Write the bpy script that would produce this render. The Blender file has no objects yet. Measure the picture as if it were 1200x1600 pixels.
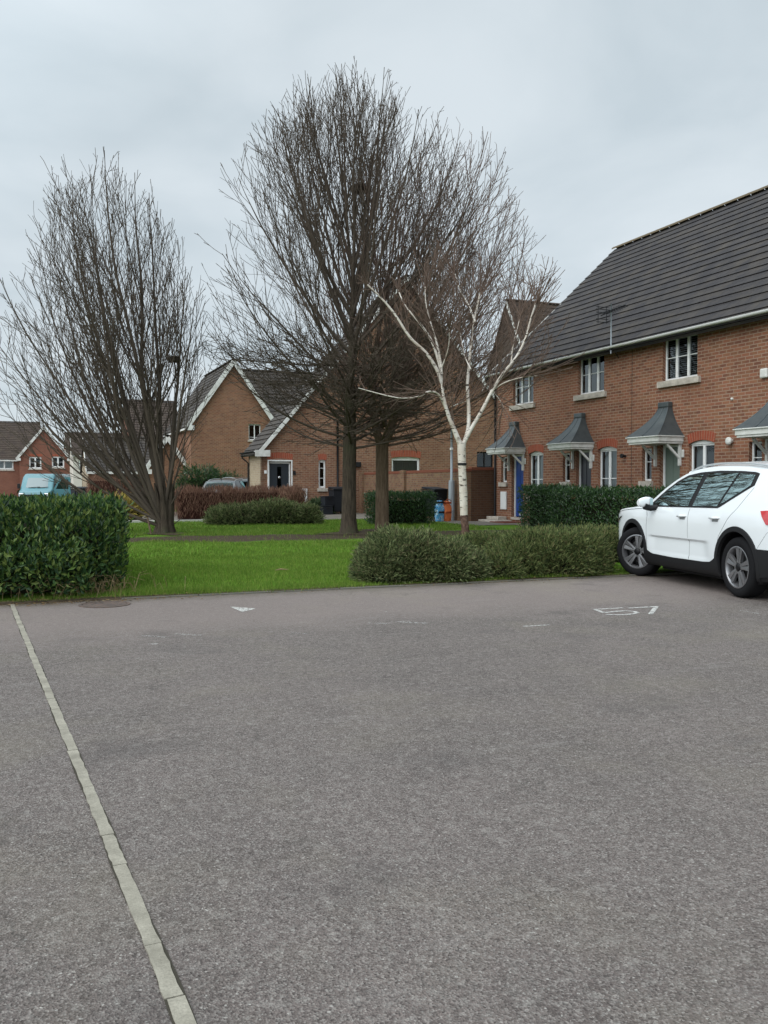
import bpy, math, random
import numpy as np
from mathutils import Vector, Matrix, geometry
R = math.radians
scene = bpy.context.scene

# ------------------------------------------------------------------ camera
EYE = 1.34
cam_d = bpy.data.cameras.new('camera')
cam = bpy.data.objects.new('camera', cam_d)
scene.collection.objects.link(cam)
cam.location = (0, 0, EYE)
cam.rotation_euler = (R(90 - 1.64), 0, 0)
cam_d.sensor_fit = 'VERTICAL'
cam_d.sensor_height = 36.0
cam_d.lens = 36.0 * 1400 / 1600
cam_d.clip_start = 0.05
cam_d.clip_end = 1500
scene.camera = cam
scene.render.resolution_x = 768
scene.render.resolution_y = 1024

# ------------------------------------------------------------------ sky
world = bpy.data.worlds.new('World'); scene.world = world
world.use_nodes = True
nt = world.node_tree; nt.nodes.clear()
def N(nt, typ, **kw):
    n = nt.nodes.new(typ)
    for k, v in kw.items(): setattr(n, k, v)
    return n
out = N(nt, 'ShaderNodeOutputWorld'); bg = N(nt, 'ShaderNodeBackground')
sky = N(nt, 'ShaderNodeTexSky'); sky.sky_type = 'NISHITA'; sky.sun_disc = False
SUN_DIR = Vector((-.55, -.52, .66)).normalized()
SUN_EL = math.asin(SUN_DIR.z); SUN_ROT = math.atan2(SUN_DIR.x, SUN_DIR.y)
sky.sun_elevation = SUN_EL; sky.sun_rotation = SUN_ROT
tc = N(nt, 'ShaderNodeTexCoord'); sep = N(nt, 'ShaderNodeSeparateXYZ')
nt.links.new(tc.outputs['Generated'], sep.inputs[0])
# cloud deck: direction projected on a flat layer, so the clouds shrink toward the horizon
zc = N(nt, 'ShaderNodeMath', operation='ADD'); zc.inputs[1].default_value = 0.22
nt.links.new(sep.outputs[2], zc.inputs[0])
zm = N(nt, 'ShaderNodeMath', operation='MAXIMUM'); zm.inputs[1].default_value = 0.05
nt.links.new(zc.outputs[0], zm.inputs[0])
dv = N(nt, 'ShaderNodeVectorMath', operation='DIVIDE')
cz = N(nt, 'ShaderNodeCombineXYZ')
for i in range(3): nt.links.new(zm.outputs[0], cz.inputs[i])
nt.links.new(tc.outputs['Generated'], dv.inputs[0]); nt.links.new(cz.outputs[0], dv.inputs[1])
noi = N(nt, 'ShaderNodeTexNoise'); noi.inputs['Scale'].default_value = 2.1
noi.inputs['Detail'].default_value = 6; noi.inputs['Roughness'].default_value = .48
noi.inputs['Distortion'].default_value = .3
nt.links.new(dv.outputs[0], noi.inputs['Vector'])
cr = N(nt, 'ShaderNodeValToRGB')
cr.color_ramp.elements[0].position = .36; cr.color_ramp.elements[0].color = (5.6, 6.4, 6.9, 1)
cr.color_ramp.elements[1].position = .66; cr.color_ramp.elements[1].color = (6.9, 7.6, 8.05, 1)
nt.links.new(noi.outputs['Fac'], cr.inputs[0])
# an overcast sky is brighter overhead than near the horizon
mr = N(nt, 'ShaderNodeMapRange'); mr.inputs['From Min'].default_value = .5; mr.inputs['From Max'].default_value = 1.0
mr.inputs['To Min'].default_value = 1.0; mr.inputs['To Max'].default_value = 2.1
nt.links.new(sep.outputs[2], mr.inputs['Value'])
# and brighter still around the hidden sun, behind the camera
dt = N(nt, 'ShaderNodeVectorMath', operation='DOT_PRODUCT'); dt.inputs[1].default_value = SUN_DIR
nt.links.new(tc.outputs['Generated'], dt.inputs[0])
mg = N(nt, 'ShaderNodeMapRange'); mg.inputs['From Min'].default_value = -.1; mg.inputs['From Max'].default_value = 1
mg.inputs['To Min'].default_value = 0; mg.inputs['To Max'].default_value = 1.25
nt.links.new(dt.outputs['Value'], mg.inputs['Value'])
ad = N(nt, 'ShaderNodeMath', operation='ADD'); nt.links.new(mr.outputs[0], ad.inputs[0]); nt.links.new(mg.outputs[0], ad.inputs[1])
vm = N(nt, 'ShaderNodeVectorMath', operation='SCALE')
nt.links.new(cr.outputs[0], vm.inputs[0]); nt.links.new(ad.outputs[0], vm.inputs['Scale'])
mx = N(nt, 'ShaderNodeMix', data_type='RGBA'); mx.inputs[0].default_value = .93
nt.links.new(sky.outputs[0], mx.inputs[6]); nt.links.new(vm.outputs[0], mx.inputs[7])
nt.links.new(mx.outputs[2], bg.inputs[0]); bg.inputs[1].default_value = 0.1
nt.links.new(bg.outputs[0], out.inputs[0])

sl = bpy.data.lights.new('sun', 'SUN'); sl.energy = 1.5; sl.angle = R(60); sl.color = (1, .97, .93)
so = bpy.data.objects.new('sun', sl); scene.collection.objects.link(so)
so.rotation_euler = SUN_DIR.to_track_quat('Z', 'Y').to_euler()
scene.view_settings.view_transform = 'Standard'; scene.view_settings.look = 'None'
scene.view_settings.exposure = 0.1; scene.view_settings.gamma = 1
scene.view_settings.use_curve_mapping = False

# ------------------------------------------------------------------ frames
O0 = Vector((-.33, 11.7, 0)); PHI = R(22.2)
E1 = Vector((math.cos(PHI), math.sin(PHI), 0)); E2 = Vector((-math.sin(PHI), math.cos(PHI), 0))
def uv2w(u, v, z=0): return O0 + E1 * u + E2 * v + Vector((0, 0, z))
def sstep(t): t = np.clip(t, 0, 1); return t * t * (3 - 2 * t)
def gz(v): return .02 + .18 * float(sstep(v / 12.0))
def gza(v): return .02 + .18 * sstep(v / 12.0)

# ------------------------------------------------------------------ materials
MATS = {}
def mat(name, col=(.5, .5, .5), rough=.7, spec=.3, metal=0, coat=0, **kw):
    if name in MATS: return MATS[name]
    m = bpy.data.materials.new(name); m.use_nodes = True
    b = m.node_tree.nodes['Principled BSDF']
    b.inputs['Base Color'].default_value = (*col, 1); b.inputs['Roughness'].default_value = rough
    b.inputs['Specular IOR Level'].default_value = spec; b.inputs['Metallic'].default_value = metal
    b.inputs['Coat Weight'].default_value = coat
    MATS[name] = m; return m
def nodes(m): return m.node_tree, m.node_tree.nodes['Principled BSDF']
def mixc(nt, fac, a, b):
    n = N(nt, 'ShaderNodeMix', data_type='RGBA')
    if isinstance(fac, float): n.inputs[0].default_value = fac
    else: nt.links.new(fac, n.inputs[0])
    for i, c in ((6, a), (7, b)):
        if isinstance(c, tuple): n.inputs[i].default_value = (*c, 1)
        else: nt.links.new(c, n.inputs[i])
    return n.outputs[2]
def noise(nt, vec, scale, detail=4, rough=.55, ramp=None, dim='3D'):
    n = N(nt, 'ShaderNodeTexNoise'); n.inputs['Scale'].default_value = scale
    n.inputs['Detail'].default_value = detail; n.inputs['Roughness'].default_value = rough
    if vec is not None: nt.links.new(vec, n.inputs['Vector'])
    o = n.outputs['Fac']
    if ramp:
        r = N(nt, 'ShaderNodeMapRange'); r.inputs['From Min'].default_value = ramp[0]; r.inputs['From Max'].default_value = ramp[1]
        nt.links.new(o, r.inputs['Value']); o = r.outputs[0]
    return o
def mathn(nt, op, a, b):
    n = N(nt, 'ShaderNodeMath', operation=op)
    for i, c in ((0, a), (1, b)):
        if isinstance(c, (int, float)): n.inputs[i].default_value = c
        else: nt.links.new(c, n.inputs[i])
    return n.outputs[0]
def bump(nt, bs, h, strength, dist):
    n = N(nt, 'ShaderNodeBump'); n.inputs['Strength'].default_value = strength; n.inputs['Distance'].default_value = dist
    nt.links.new(h, n.inputs['Height']); nt.links.new(n.outputs[0], bs.inputs['Normal'])
def coords(nt, kind='Object'):
    return N(nt, 'ShaderNodeTexCoord').outputs[kind]

def brick_mat(name, c1, c2, mortar, patch, patchamt=.5, w=.225, h=.075, msz=.011):
    m = mat(name, rough=.9, spec=.15); nt, b = nodes(m); uv = coords(nt, 'UV')
    bt = N(nt, 'ShaderNodeTexBrick'); bt.offset = .5; bt.inputs['Scale'].default_value = 1
    bt.inputs['Brick Width'].default_value = w; bt.inputs['Row Height'].default_value = h
    bt.inputs['Mortar Size'].default_value = msz; bt.inputs['Mortar Smooth'].default_value = .3
    bt.inputs['Color1'].default_value = (*c1, 1); bt.inputs['Color2'].default_value = (*c2, 1)
    bt.inputs['Mortar'].default_value = (*mortar, 1); bt.inputs['Bias'].default_value = -.1
    nt.links.new(uv, bt.inputs['Vector'])
    # a second hue per brick from cell noise on the same grid
    wn = noise(nt, uv, 5.5, 2, .6, (.42, .62))
    wp = noise(nt, uv, .9, 4, .6, (.4, .68))
    f = mathn(nt, 'MULTIPLY', wn, patchamt)
    inv = mathn(nt, 'SUBTRACT', 1.0, bt.outputs['Fac'])
    f = mathn(nt, 'MULTIPLY', f, inv)
    c = mixc(nt, f, bt.outputs['Color'], patch)
    dk = mixc(nt, mathn(nt, 'MULTIPLY', wp, .28), c, tuple(x * .55 for x in c1))
    nt.links.new(dk, b.inputs['Base Color'])
    bump(nt, b, inv, .5, .006)
    return m
BR_T = brick_mat('terrace brick', (.265, .108, .066), (.125, .056, .040), (.31, .22, .16), (.25, .135, .072), .5)
BR_G = brick_mat('buff brick', (.225, .100, .060), (.115, .056, .038), (.28, .20, .145), (.27, .155, .09), .6)
BR_L = brick_mat('mixed orange brick', (.235, .102, .058), (.125, .06, .040), (.28, .195, .14), (.26, .145, .078), .55)
BR_F = brick_mat('red brick', (.22, .085, .055), (.17, .065, .045), (.22, .13, .10), (.22, .10, .06), .4)
BR_W = brick_mat('garden wall brick', (.19, .095, .058), (.10, .052, .036), (.17, .13, .095), (.22, .15, .08), .7)
BR_D = brick_mat('dark brown brick', (.10, .050, .030), (.07, .034, .022), (.10, .07, .05), (.11, .06, .035), .5)  # darker brown brick for the short garden wall
ARCH = brick_mat('red arch brick', (.29, .072, .042), (.22, .052, .032), (.30, .16, .11), (.34, .09, .04), .4, w=.075, h=.6, msz=.009)
PALE = brick_mat('pale buff brick', (.36, .285, .20), (.29, .22, .15), (.36, .31, .24), (.36, .28, .18), .4)

def tile_mat(name, c1, c2, w=.33, h=.30):
    m = mat(name, rough=.85, spec=.2); nt, b = nodes(m); uv = coords(nt, 'UV')
    bt = N(nt, 'ShaderNodeTexBrick'); bt.offset = .5; bt.inputs['Scale'].default_value = 1
    bt.inputs['Brick Width'].default_value = w; bt.inputs['Row Height'].default_value = h
    bt.inputs['Mortar Size'].default_value = .006; bt.inputs['Mortar Smooth'].default_value = .1
    bt.inputs['Color1'].default_value = (*c1, 1); bt.inputs['Color2'].default_value = (*c2, 1)
    bt.inputs['Mortar'].default_value = tuple(x * .35 for x in c1) + (1,)
    nt.links.new(uv, bt.inputs['Vector'])
    n1 = noise(nt, uv, 1.6, 5, .65, (.45, .75)); n2 = noise(nt, uv, 26, 3, .6, (.35, .75))
    c = mixc(nt, mathn(nt, 'MULTIPLY', n1, .35), bt.outputs['Color'], (.13, .105, .07))
    c = mixc(nt, mathn(nt, 'MULTIPLY', n2, .35), c, tuple(x * 1.5 for x in c2))
    nt.links.new(c, b.inputs['Base Color'])
    return m
TILE = tile_mat('dark roof tiles', (.031, .029, .031), (.043, .040, .041))
TILE_B = tile_mat('brown roof tiles', (.065, .047, .037), (.046, .035, .030))
TILE_O = tile_mat('old grey roof tiles', (.042, .038, .036), (.058, .050, .045), h=.26)

WHITE = mat('white upvc', (.72, .74, .73), .35, .4)
nt_, b_ = nodes(WHITE); nt_.links.new(mixc(nt_, noise(nt_, coords(nt_), 3, 4, .6, (.45, .8)), (.76, .77, .76), (.58, .58, .55)), b_.inputs['Base Color'])
TRIM = mat('weathered white trim', (.6, .6, .57), .6, .3)
nt_, b_ = nodes(TRIM); nt_.links.new(mixc(nt_, noise(nt_, coords(nt_), 2.2, 5, .65, (.4, .75)), (.68, .68, .65), (.40, .39, .35)), b_.inputs['Base Color'])
STONE = mat('stone sill', (.5, .46, .4), .85, .2)
nt_, b_ = nodes(STONE); nt_.links.new(mixc(nt_, noise(nt_, coords(nt_), 8, 4, .6, (.35, .7)), (.50, .45, .39), (.30, .27, .23)), b_.inputs['Base Color'])
LEAD = mat('lead sheet', (.10, .125, .135), .42, .5, .35)
nt_, b_ = nodes(LEAD)
nt_.links.new(mixc(nt_, noise(nt_, coords(nt_), 2.5, 5, .6, (.35, .7)), (.055, .068, .074), (.105, .12, .12)), b_.inputs['Base Color'])
BLACK = mat('black plastic', (.012, .012, .013), .6, .25)
RUBBER = mat('tyre rubber', (.011, .011, .012), .85, .12)
GREYM = mat('galvanised grey paint', (.26, .29, .31), .5, .4, .2)
BLUED = mat('blue door paint', (.012, .055, .24), .3, .5)
BLACKD = mat('black door paint', (.012, .014, .022), .3, .5)
SAGED = mat('sage door paint', (.13, .17, .14), .4, .4)
DARKG = mat('charcoal door paint', (.022, .028, .036), .3, .5)
METER = mat('meter box white', (.70, .71, .70), .5, .3)
CHROME = mat('bright metal', (.7, .7, .72), .2, .5, 1)
CURT = mat('net curtain', (.55, .56, .55), .9, .1)
BLIND = mat('grey blind', (.42, .43, .43), .8, .2)
ROOM = mat('dark room', (.05, .045, .04), .9, .1)

def glass_mat(name, tint, refl, glossy=(.85, .92, .95), bs=.12):
    m = bpy.data.materials.new(name); m.use_nodes = True; nt = m.node_tree; nt.nodes.clear()
    o = N(nt, 'ShaderNodeOutputMaterial'); t = N(nt, 'ShaderNodeBsdfTransparent'); g = N(nt, 'ShaderNodeBsdfGlossy')
    t.inputs[0].default_value = (*tint, 1); g.inputs['Roughness'].default_value = .02; g.inputs[0].default_value = (*glossy, 1)
    lw = N(nt, 'ShaderNodeLayerWeight'); lw.inputs[0].default_value = refl
    tcn = coords(nt, 'Object')
    bp = N(nt, 'ShaderNodeBump'); bp.inputs['Strength'].default_value = bs; bp.inputs['Distance'].default_value = .01
    nt.links.new(noise(nt, tcn, 1.7, 2), bp.inputs['Height']); nt.links.new(bp.outputs[0], g.inputs['Normal'])
    mx = N(nt, 'ShaderNodeMixShader'); nt.links.new(lw.outputs['Fresnel'], mx.inputs[0])
    nt.links.new(t.outputs[0], mx.inputs[1]); nt.links.new(g.outputs[0], mx.inputs[2]); nt.links.new(mx.outputs[0], o.inputs[0])
    return m
GLASS = glass_mat('window glass', (.62, .66, .66), .42)
CARGLASS = glass_mat('tinted car glass', (.10, .13, .13), .27, (.42, .55, .55), .02)

def leaf_mat(name, cols, rough=.4, spec=.5, trans=.25):
    m = mat(name, rough=rough, spec=spec); nt, b = nodes(m)
    g = N(nt, 'ShaderNodeNewGeometry'); r = N(nt, 'ShaderNodeValToRGB')
    e = r.color_ramp.elements
    while len(e) < len(cols): e.new(.5)
    for i, c in enumerate(cols): e[i].position = i / (len(cols) - 1); e[i].color = (*c, 1)
    nt.links.new(g.outputs['Random Per Island'], r.inputs[0]); nt.links.new(r.outputs[0], b.inputs['Base Color'])
    tr = N(nt, 'ShaderNodeBsdfTranslucent'); nt.links.new(r.outputs[0], tr.inputs[0])
    ms = N(nt, 'ShaderNodeMixShader'); ms.inputs[0].default_value = trans
    o = nt.nodes['Material Output']
    nt.links.new(b.outputs[0], ms.inputs[1]); nt.links.new(tr.outputs[0], ms.inputs[2]); nt.links.new(ms.outputs[0], o.inputs[0])
    return m
LAUREL = leaf_mat('laurel leaf', [(.010, .028, .010), (.020, .052, .016), (.036, .082, .020), (.085, .145, .028), (.15, .19, .05)], .48, .3)
LAUREL2 = leaf_mat('dark privet leaf', [(.010, .030, .012), (.020, .055, .018), (.035, .085, .022), (.07, .13, .04)], .35, .5)
JUNI = leaf_mat('juniper spray', [(.022, .034, .015), (.06, .082, .032), (.13, .165, .065), (.22, .26, .11), (.17, .14, .08)], .7, .2)
JUNI2 = leaf_mat('yellowing juniper spray', [(.024, .036, .014), (.058, .084, .028), (.115, .155, .05), (.19, .215, .08), (.14, .115, .055)], .7, .2)
_G = GRASS = leaf_mat('grass blade', [(.065, .13, .014), (.10, .185, .020), (.15, .24, .032), (.26, .30, .075)], .6, .2, .3)
nt_, b_ = nodes(GRASS); r0_ = [n for n in nt_.nodes if n.type == 'VALTORGB'][0].outputs[0]; co = coords(nt_)
g1 = mixc(nt_, mathn(nt_, 'MULTIPLY', noise(nt_, co, 1.1, 5, .65, (.42, .70)), .55), r0_, (.055, .11, .012))
g1 = mixc(nt_, mathn(nt_, 'MULTIPLY', noise(nt_, co, 3.7, 4, .65, (.55, .75)), .5), g1, (.20, .24, .05))
for l_ in list(r0_.links):
    if l_.to_node.type in ('BSDF_PRINCIPLED', 'BSDF_TRANSLUCENT'): nt_.links.new(g1, l_.to_socket)
STRAW = leaf_mat('dry stems', [(.22, .15, .08), (.34, .26, .15), (.16, .10, .05)], .9, .1)
MAROON = leaf_mat('bare maroon twigs', [(.15, .082, .06), (.21, .115, .08), (.13, .07, .052), (.26, .165, .11)], .9, .1, .05)
SHRUB = leaf_mat('grey green shrub leaf', [(.03, .06, .02), (.06, .10, .04), (.10, .13, .07)], .6, .3)
HCORE = mat('shaded hedge core', (.016, .016, .010), .95, .05)  # near-black colour stands for the shade inside hedges and shrubs
BARK = mat('grey brown bark', (.10, .08, .06), .95, .1)
nt_, b_ = nodes(BARK); co = coords(nt_)
mp = N(nt_, 'ShaderNodeMapping'); mp.inputs['Scale'].default_value = (14, 14, 2.2); nt_.links.new(co, mp.inputs[0])
nz = noise(nt_, mp.outputs[0], 1.5, 5, .65, (.3, .7))
c1 = mixc(nt_, nz, (.032, .026, .020), (.095, .075, .055))
nt_.links.new(mixc(nt_, noise(nt_, co, 1.1, 3, .5, (.5, .75)), c1, (.065, .07, .04)), b_.inputs['Base Color'])
bump(nt_, b_, nz, .9, .02)
BARK2 = mat('brown bark', (.12, .08, .05), .95, .1)
nt_, b_ = nodes(BARK2); co = coords(nt_)
mp = N(nt_, 'ShaderNodeMapping'); mp.inputs['Scale'].default_value = (14, 14, 2.2); nt_.links.new(co, mp.inputs[0])
nz = noise(nt_, mp.outputs[0], 1.5, 5, .65, (.3, .7))
nt_.links.new(mixc(nt_, nz, (.075, .052, .034), (.17, .125, .085)), b_.inputs['Base Color']); bump(nt_, b_, nz, .9, .02)
TWIG = mat('grey twig', (.085, .068, .053), .9, .1)
TWIGR = mat('reddish twig', (.13, .092, .072), .9, .1)
BIRCH = mat('white birch bark', (.6, .56, .5), .8, .2)
nt_, b_ = nodes(BIRCH); co = coords(nt_)
mp = N(nt_, 'ShaderNodeMapping'); mp.inputs['Scale'].default_value = (5, 5, 22); nt_.links.new(co, mp.inputs[0])
mk = noise(nt_, mp.outputs[0], 1.3, 3, .6, (.58, .64))
base = mixc(nt_, noise(nt_, co, 3, 4, .6, (.35, .7)), (.66, .62, .56), (.46, .39, .32))
nt_.links.new(mixc(nt_, mk, base, (.06, .045, .035)), b_.inputs['Base Color'])
BIRCHB = mat('dark birch base bark', (.10, .05, .04), .9, .1)
nt_, b_ = nodes(BIRCHB); nt_.links.new(mixc(nt_, noise(nt_, coords(nt_), 12, 4, .6, (.4, .65)), (.055, .03, .026), (.16, .10, .075)), b_.inputs['Base Color'])

# asphalt ------------------------------------------------------------
def asphalt(name, dark, mid, warm):
    m = mat(name, rough=.88, spec=.25); nt, b = nodes(m); co = coords(nt)
    v1 = N(nt, 'ShaderNodeTexVoronoi'); v1.inputs['Scale'].default_value = 160; nt.links.new(co, v1.inputs['Vector'])
    v2 = N(nt, 'ShaderNodeTexVoronoi'); v2.inputs['Scale'].default_value = 170; nt.links.new(co, v2.inputs['Vector'])
    sp = N(nt, 'ShaderNodeSeparateColor'); nt.links.new(v1.outputs['Color'], sp.inputs[0])
    sp2 = N(nt, 'ShaderNodeSeparateColor'); nt.links.new(v2.outputs['Color'], sp2.inputs[0])
    big = noise(nt, co, .42, 5, .6, (.35, .68)); med = noise(nt, co, 2.6, 5, .7, (.35, .7)); fine = noise(nt, co, 60, 3, .6, (.3, .7))
    c = mixc(nt, med, dark, mid); c = mixc(nt, mathn(nt, 'MULTIPLY', big, .6), c, warm)
    grn = noise(nt, co, .75, 4, .6, (.55, .75)); c = mixc(nt, mathn(nt, 'MULTIPLY', grn, .25), c, tuple(x * y for x, y in zip(mid, (1.1, 1.15, .85))))
    # stones: each cell its own grey
    def rng_(o, a, bb):
        r = N(nt, 'ShaderNodeMapRange'); r.inputs['From Min'].default_value = a; r.inputs['From Max'].default_value = bb
        nt.links.new(o, r.inputs['Value']); return r.outputs[0]
    dkf = mathn(nt, 'MULTIPLY', rng_(sp.outputs[0], .45, 1.0), .72)
    c = mixc(nt, dkf, c, tuple(x * .32 for x in dark))
    ltf = mathn(nt, 'MULTIPLY', rng_(sp.outputs[1], .55, 1.0), .55)
    c = mixc(nt, ltf, c, (.38, .35, .32))
    wht = mathn(nt, 'MULTIPLY', rng_(sp2.outputs[2], .985, .997), .6)
    c = mixc(nt, wht, c, (.52, .50, .46))
    cf = mixc(nt, mathn(nt, 'MULTIPLY', fine, .35), c, tuple(x * .45 for x in dark))
    cf = mixc(nt, mathn(nt, 'MULTIPLY', noise(nt, co, 24, 5, .75, (.48, .72)), .55), cf, tuple(x * .42 for x in dark))
    cf = mixc(nt, mathn(nt, 'MULTIPLY', noise(nt, co, 17, 5, .75, (.52, .74)), .40), cf, (.36, .34, .31))
    sy = N(nt, 'ShaderNodeSeparateXYZ'); nt.links.new(co, sy.inputs[0])
    yy = mathn(nt, 'ADD', sy.outputs[1], mathn(nt, 'MULTIPLY', noise(nt, co, .8, 4, .6), 1.2))
    bz = N(nt, 'ShaderNodeMapRange'); bz.inputs['From Min'].default_value = -2.6; bz.inputs['From Max'].default_value = -1.5; nt.links.new(yy, bz.inputs['Value'])
    cf = mixc(nt, mathn(nt, 'MULTIPLY', bz.outputs[0], .40), cf, (.245, .200, .182))
    ez = N(nt, 'ShaderNodeMapRange'); ez.inputs['From Min'].default_value = -.45; ez.inputs['From Max'].default_value = 0
    nt.links.new(mathn(nt, 'ADD', sy.outputs[1], mathn(nt, 'MULTIPLY', mathn(nt, 'SUBTRACT', noise(nt, co, 2.3, 5, .7), .5), .7)), ez.inputs['Value'])
    cf = mixc(nt, mathn(nt, 'MULTIPLY', ez.outputs[0], .55), cf, (.085, .075, .050))
    # long pale scuffs and damp worn patches
    mp = N(nt, 'ShaderNodeMapping'); mp.inputs['Scale'].default_value = (.5, 2.6, 1); nt.links.new(co, mp.inputs[0])
    sc = noise(nt, mp.outputs[0], .9, 6, .7, (.60, .80))
    cf = mixc(nt, mathn(nt, 'MULTIPLY', sc, .35), cf, (.33, .31, .29))
    # yellowish grime and darker damp or oily areas
    cf = mixc(nt, mathn(nt, 'MULTIPLY', noise(nt, co, .55, 5, .6, (.52, .70)), .26), cf, (.225, .198, .145))
    cf = mixc(nt, mathn(nt, 'MULTIPLY', noise(nt, co, .9, 6, .65, (.57, .70)), .38), cf, (.055, .050, .048))
    vc = N(nt, 'ShaderNodeTexVoronoi'); vc.feature = 'DISTANCE_TO_EDGE'; vc.inputs['Scale'].default_value = .55
    wv = N(nt, 'ShaderNodeVectorMath', operation='ADD'); nn_ = N(nt, 'ShaderNodeTexNoise'); nn_.inputs['Scale'].default_value = 2.2; nn_.inputs['Detail'].default_value = 6
    nt.links.new(co, nn_.inputs['Vector']); nt.links.new(co, wv.inputs[0]); nt.links.new(nn_.outputs['Color'], wv.inputs[1]); nt.links.new(wv.outputs[0], vc.inputs['Vector'])
    rc = N(nt, 'ShaderNodeMapRange'); rc.inputs['From Min'].default_value = .0015; rc.inputs['From Max'].default_value = .006; rc.inputs['To Min'].default_value = 1; rc.inputs['To Max'].default_value = 0
    nt.links.new(vc.outputs['Distance'], rc.inputs['Value'])
    cf = mixc(nt, mathn(nt, 'MULTIPLY', mathn(nt, 'MULTIPLY', rc.outputs[0], noise(nt, co, .7, 3, .6, (.52, .62))), .5), cf, (.05, .045, .04))
    nt.links.new(cf, b.inputs['Base Color'])
    hh = mathn(nt, 'ADD', v1.outputs['Distance'], mathn(nt, 'MULTIPLY', fine, .3))
    bump(nt, b, hh, .8, .006)
    return m
ASPH = asphalt('worn car park asphalt', (.112, .093, .085), (.164, .137, .125), (.206, .170, .155))
PATHM = asphalt('grey path asphalt', (.15, .15, .145), (.19, .19, .18), (.20, .19, .175))
ROADM = asphalt('pale road surface', (.24, .21, .18), (.30, .27, .235), (.32, .28, .23))
CONC = mat('concrete edging', (.3, .29, .25), .9, .2)
nt_, b_ = nodes(CONC); co = coords(nt_)
cc = mixc(nt_, noise(nt_, co, 7, 5, .7, (.3, .7)), (.35, .325, .265), (.19, .175, .14))
cc = mixc(nt_, mathn(nt_, 'MULTIPLY', noise(nt_, co, 120, 3, .6, (.4, .7)), .4), cc, (.13, .12, .10))
nt_.links.new(cc, b_.inputs['Base Color']); bump(nt_, b_, noise(nt_, co, 150, 3), .5, .004)
KERBC = mat('pale kerb stone', (.42, .41, .38), .9, .2)
def paint_mat(name, lo, hi):
    m = bpy.data.materials.new(name); m.use_nodes = True; nt = m.node_tree; b = nt.nodes['Principled BSDF']
    b.inputs['Base Color'].default_value = (.50, .49, .46, 1); b.inputs['Roughness'].default_value = .8
    t = N(nt, 'ShaderNodeBsdfTransparent'); ms = N(nt, 'ShaderNodeMixShader')
    co = coords(nt); f = noise(nt, co, 26, 5, .75, (lo, hi))
    nt.links.new(f, ms.inputs[0]); nt.links.new(t.outputs[0], ms.inputs[1]); nt.links.new(b.outputs[0], ms.inputs[2])
    nt.links.new(ms.outputs[0], nt.nodes['Material Output'].inputs[0]); return m
PAINT = paint_mat('worn white road paint', .38, .56)
PAINTF = paint_mat('mostly gone road paint', .46, .72)

# ground: lawn with muddy strip ---------------------------------------
GRND = mat('lawn soil', rough=.95, spec=.1); nt_, b_ = nodes(GRND); co = coords(nt_)
sx = N(nt_, 'ShaderNodeSeparateXYZ'); nt_.links.new(co, sx.inputs[0])
wob = noise(nt_, co, .55, 3, .6)
vv = mathn(nt_, 'ADD', sx.outputs[1], mathn(nt_, 'MULTIPLY', mathn(nt_, 'SUBTRACT', wob, .5), 1.6))
dd = mathn(nt_, 'ABSOLUTE', mathn(nt_, 'SUBTRACT', vv, 9.0), 0)
mrn = N(nt_, 'ShaderNodeMapRange'); mrn.inputs['From Min'].default_value = .75; mrn.inputs['From Max'].default_value = 1.15
mrn.inputs['To Min'].default_value = 1; mrn.inputs['To Max'].default_value = 0
nt_.links.new(dd, mrn.inputs['Value'])
fr = N(nt_, 'ShaderNodeMapRange'); fr.inputs['From Min'].default_value = .02; fr.inputs['From Max'].default_value = .22
fr.inputs['To Min'].default_value = 1; fr.inputs['To Max'].default_value = 0
nt_.links.new(mathn(nt_, 'ADD', sx.outputs[1], mathn(nt_, 'MULTIPLY', noise(nt_, co, 6, 4), -.2)), fr.inputs['Value'])
gcol = mixc(nt_, noise(nt_, co, 1.3, 5, .6, (.3, .7)), (.07, .155, .010), (.12, .225, .02))
gcol = mixc(nt_, noise(nt_, co, 9, 5, .7, (.45, .75)), gcol, (.045, .10, .012))
scol = mixc(nt_, noise(nt_, co, 12, 5, .7, (.3, .7)), (.035, .026, .018), (.085, .065, .042))
c = mixc(nt_, mrn.outputs[0], gcol, scol); c = mixc(nt_, fr.outputs[0], c, scol)
nt_.links.new(c, b_.inputs['Base Color']); bump(nt_, b_, noise(nt_, co, 22, 5, .7), .6, .03)

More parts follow.
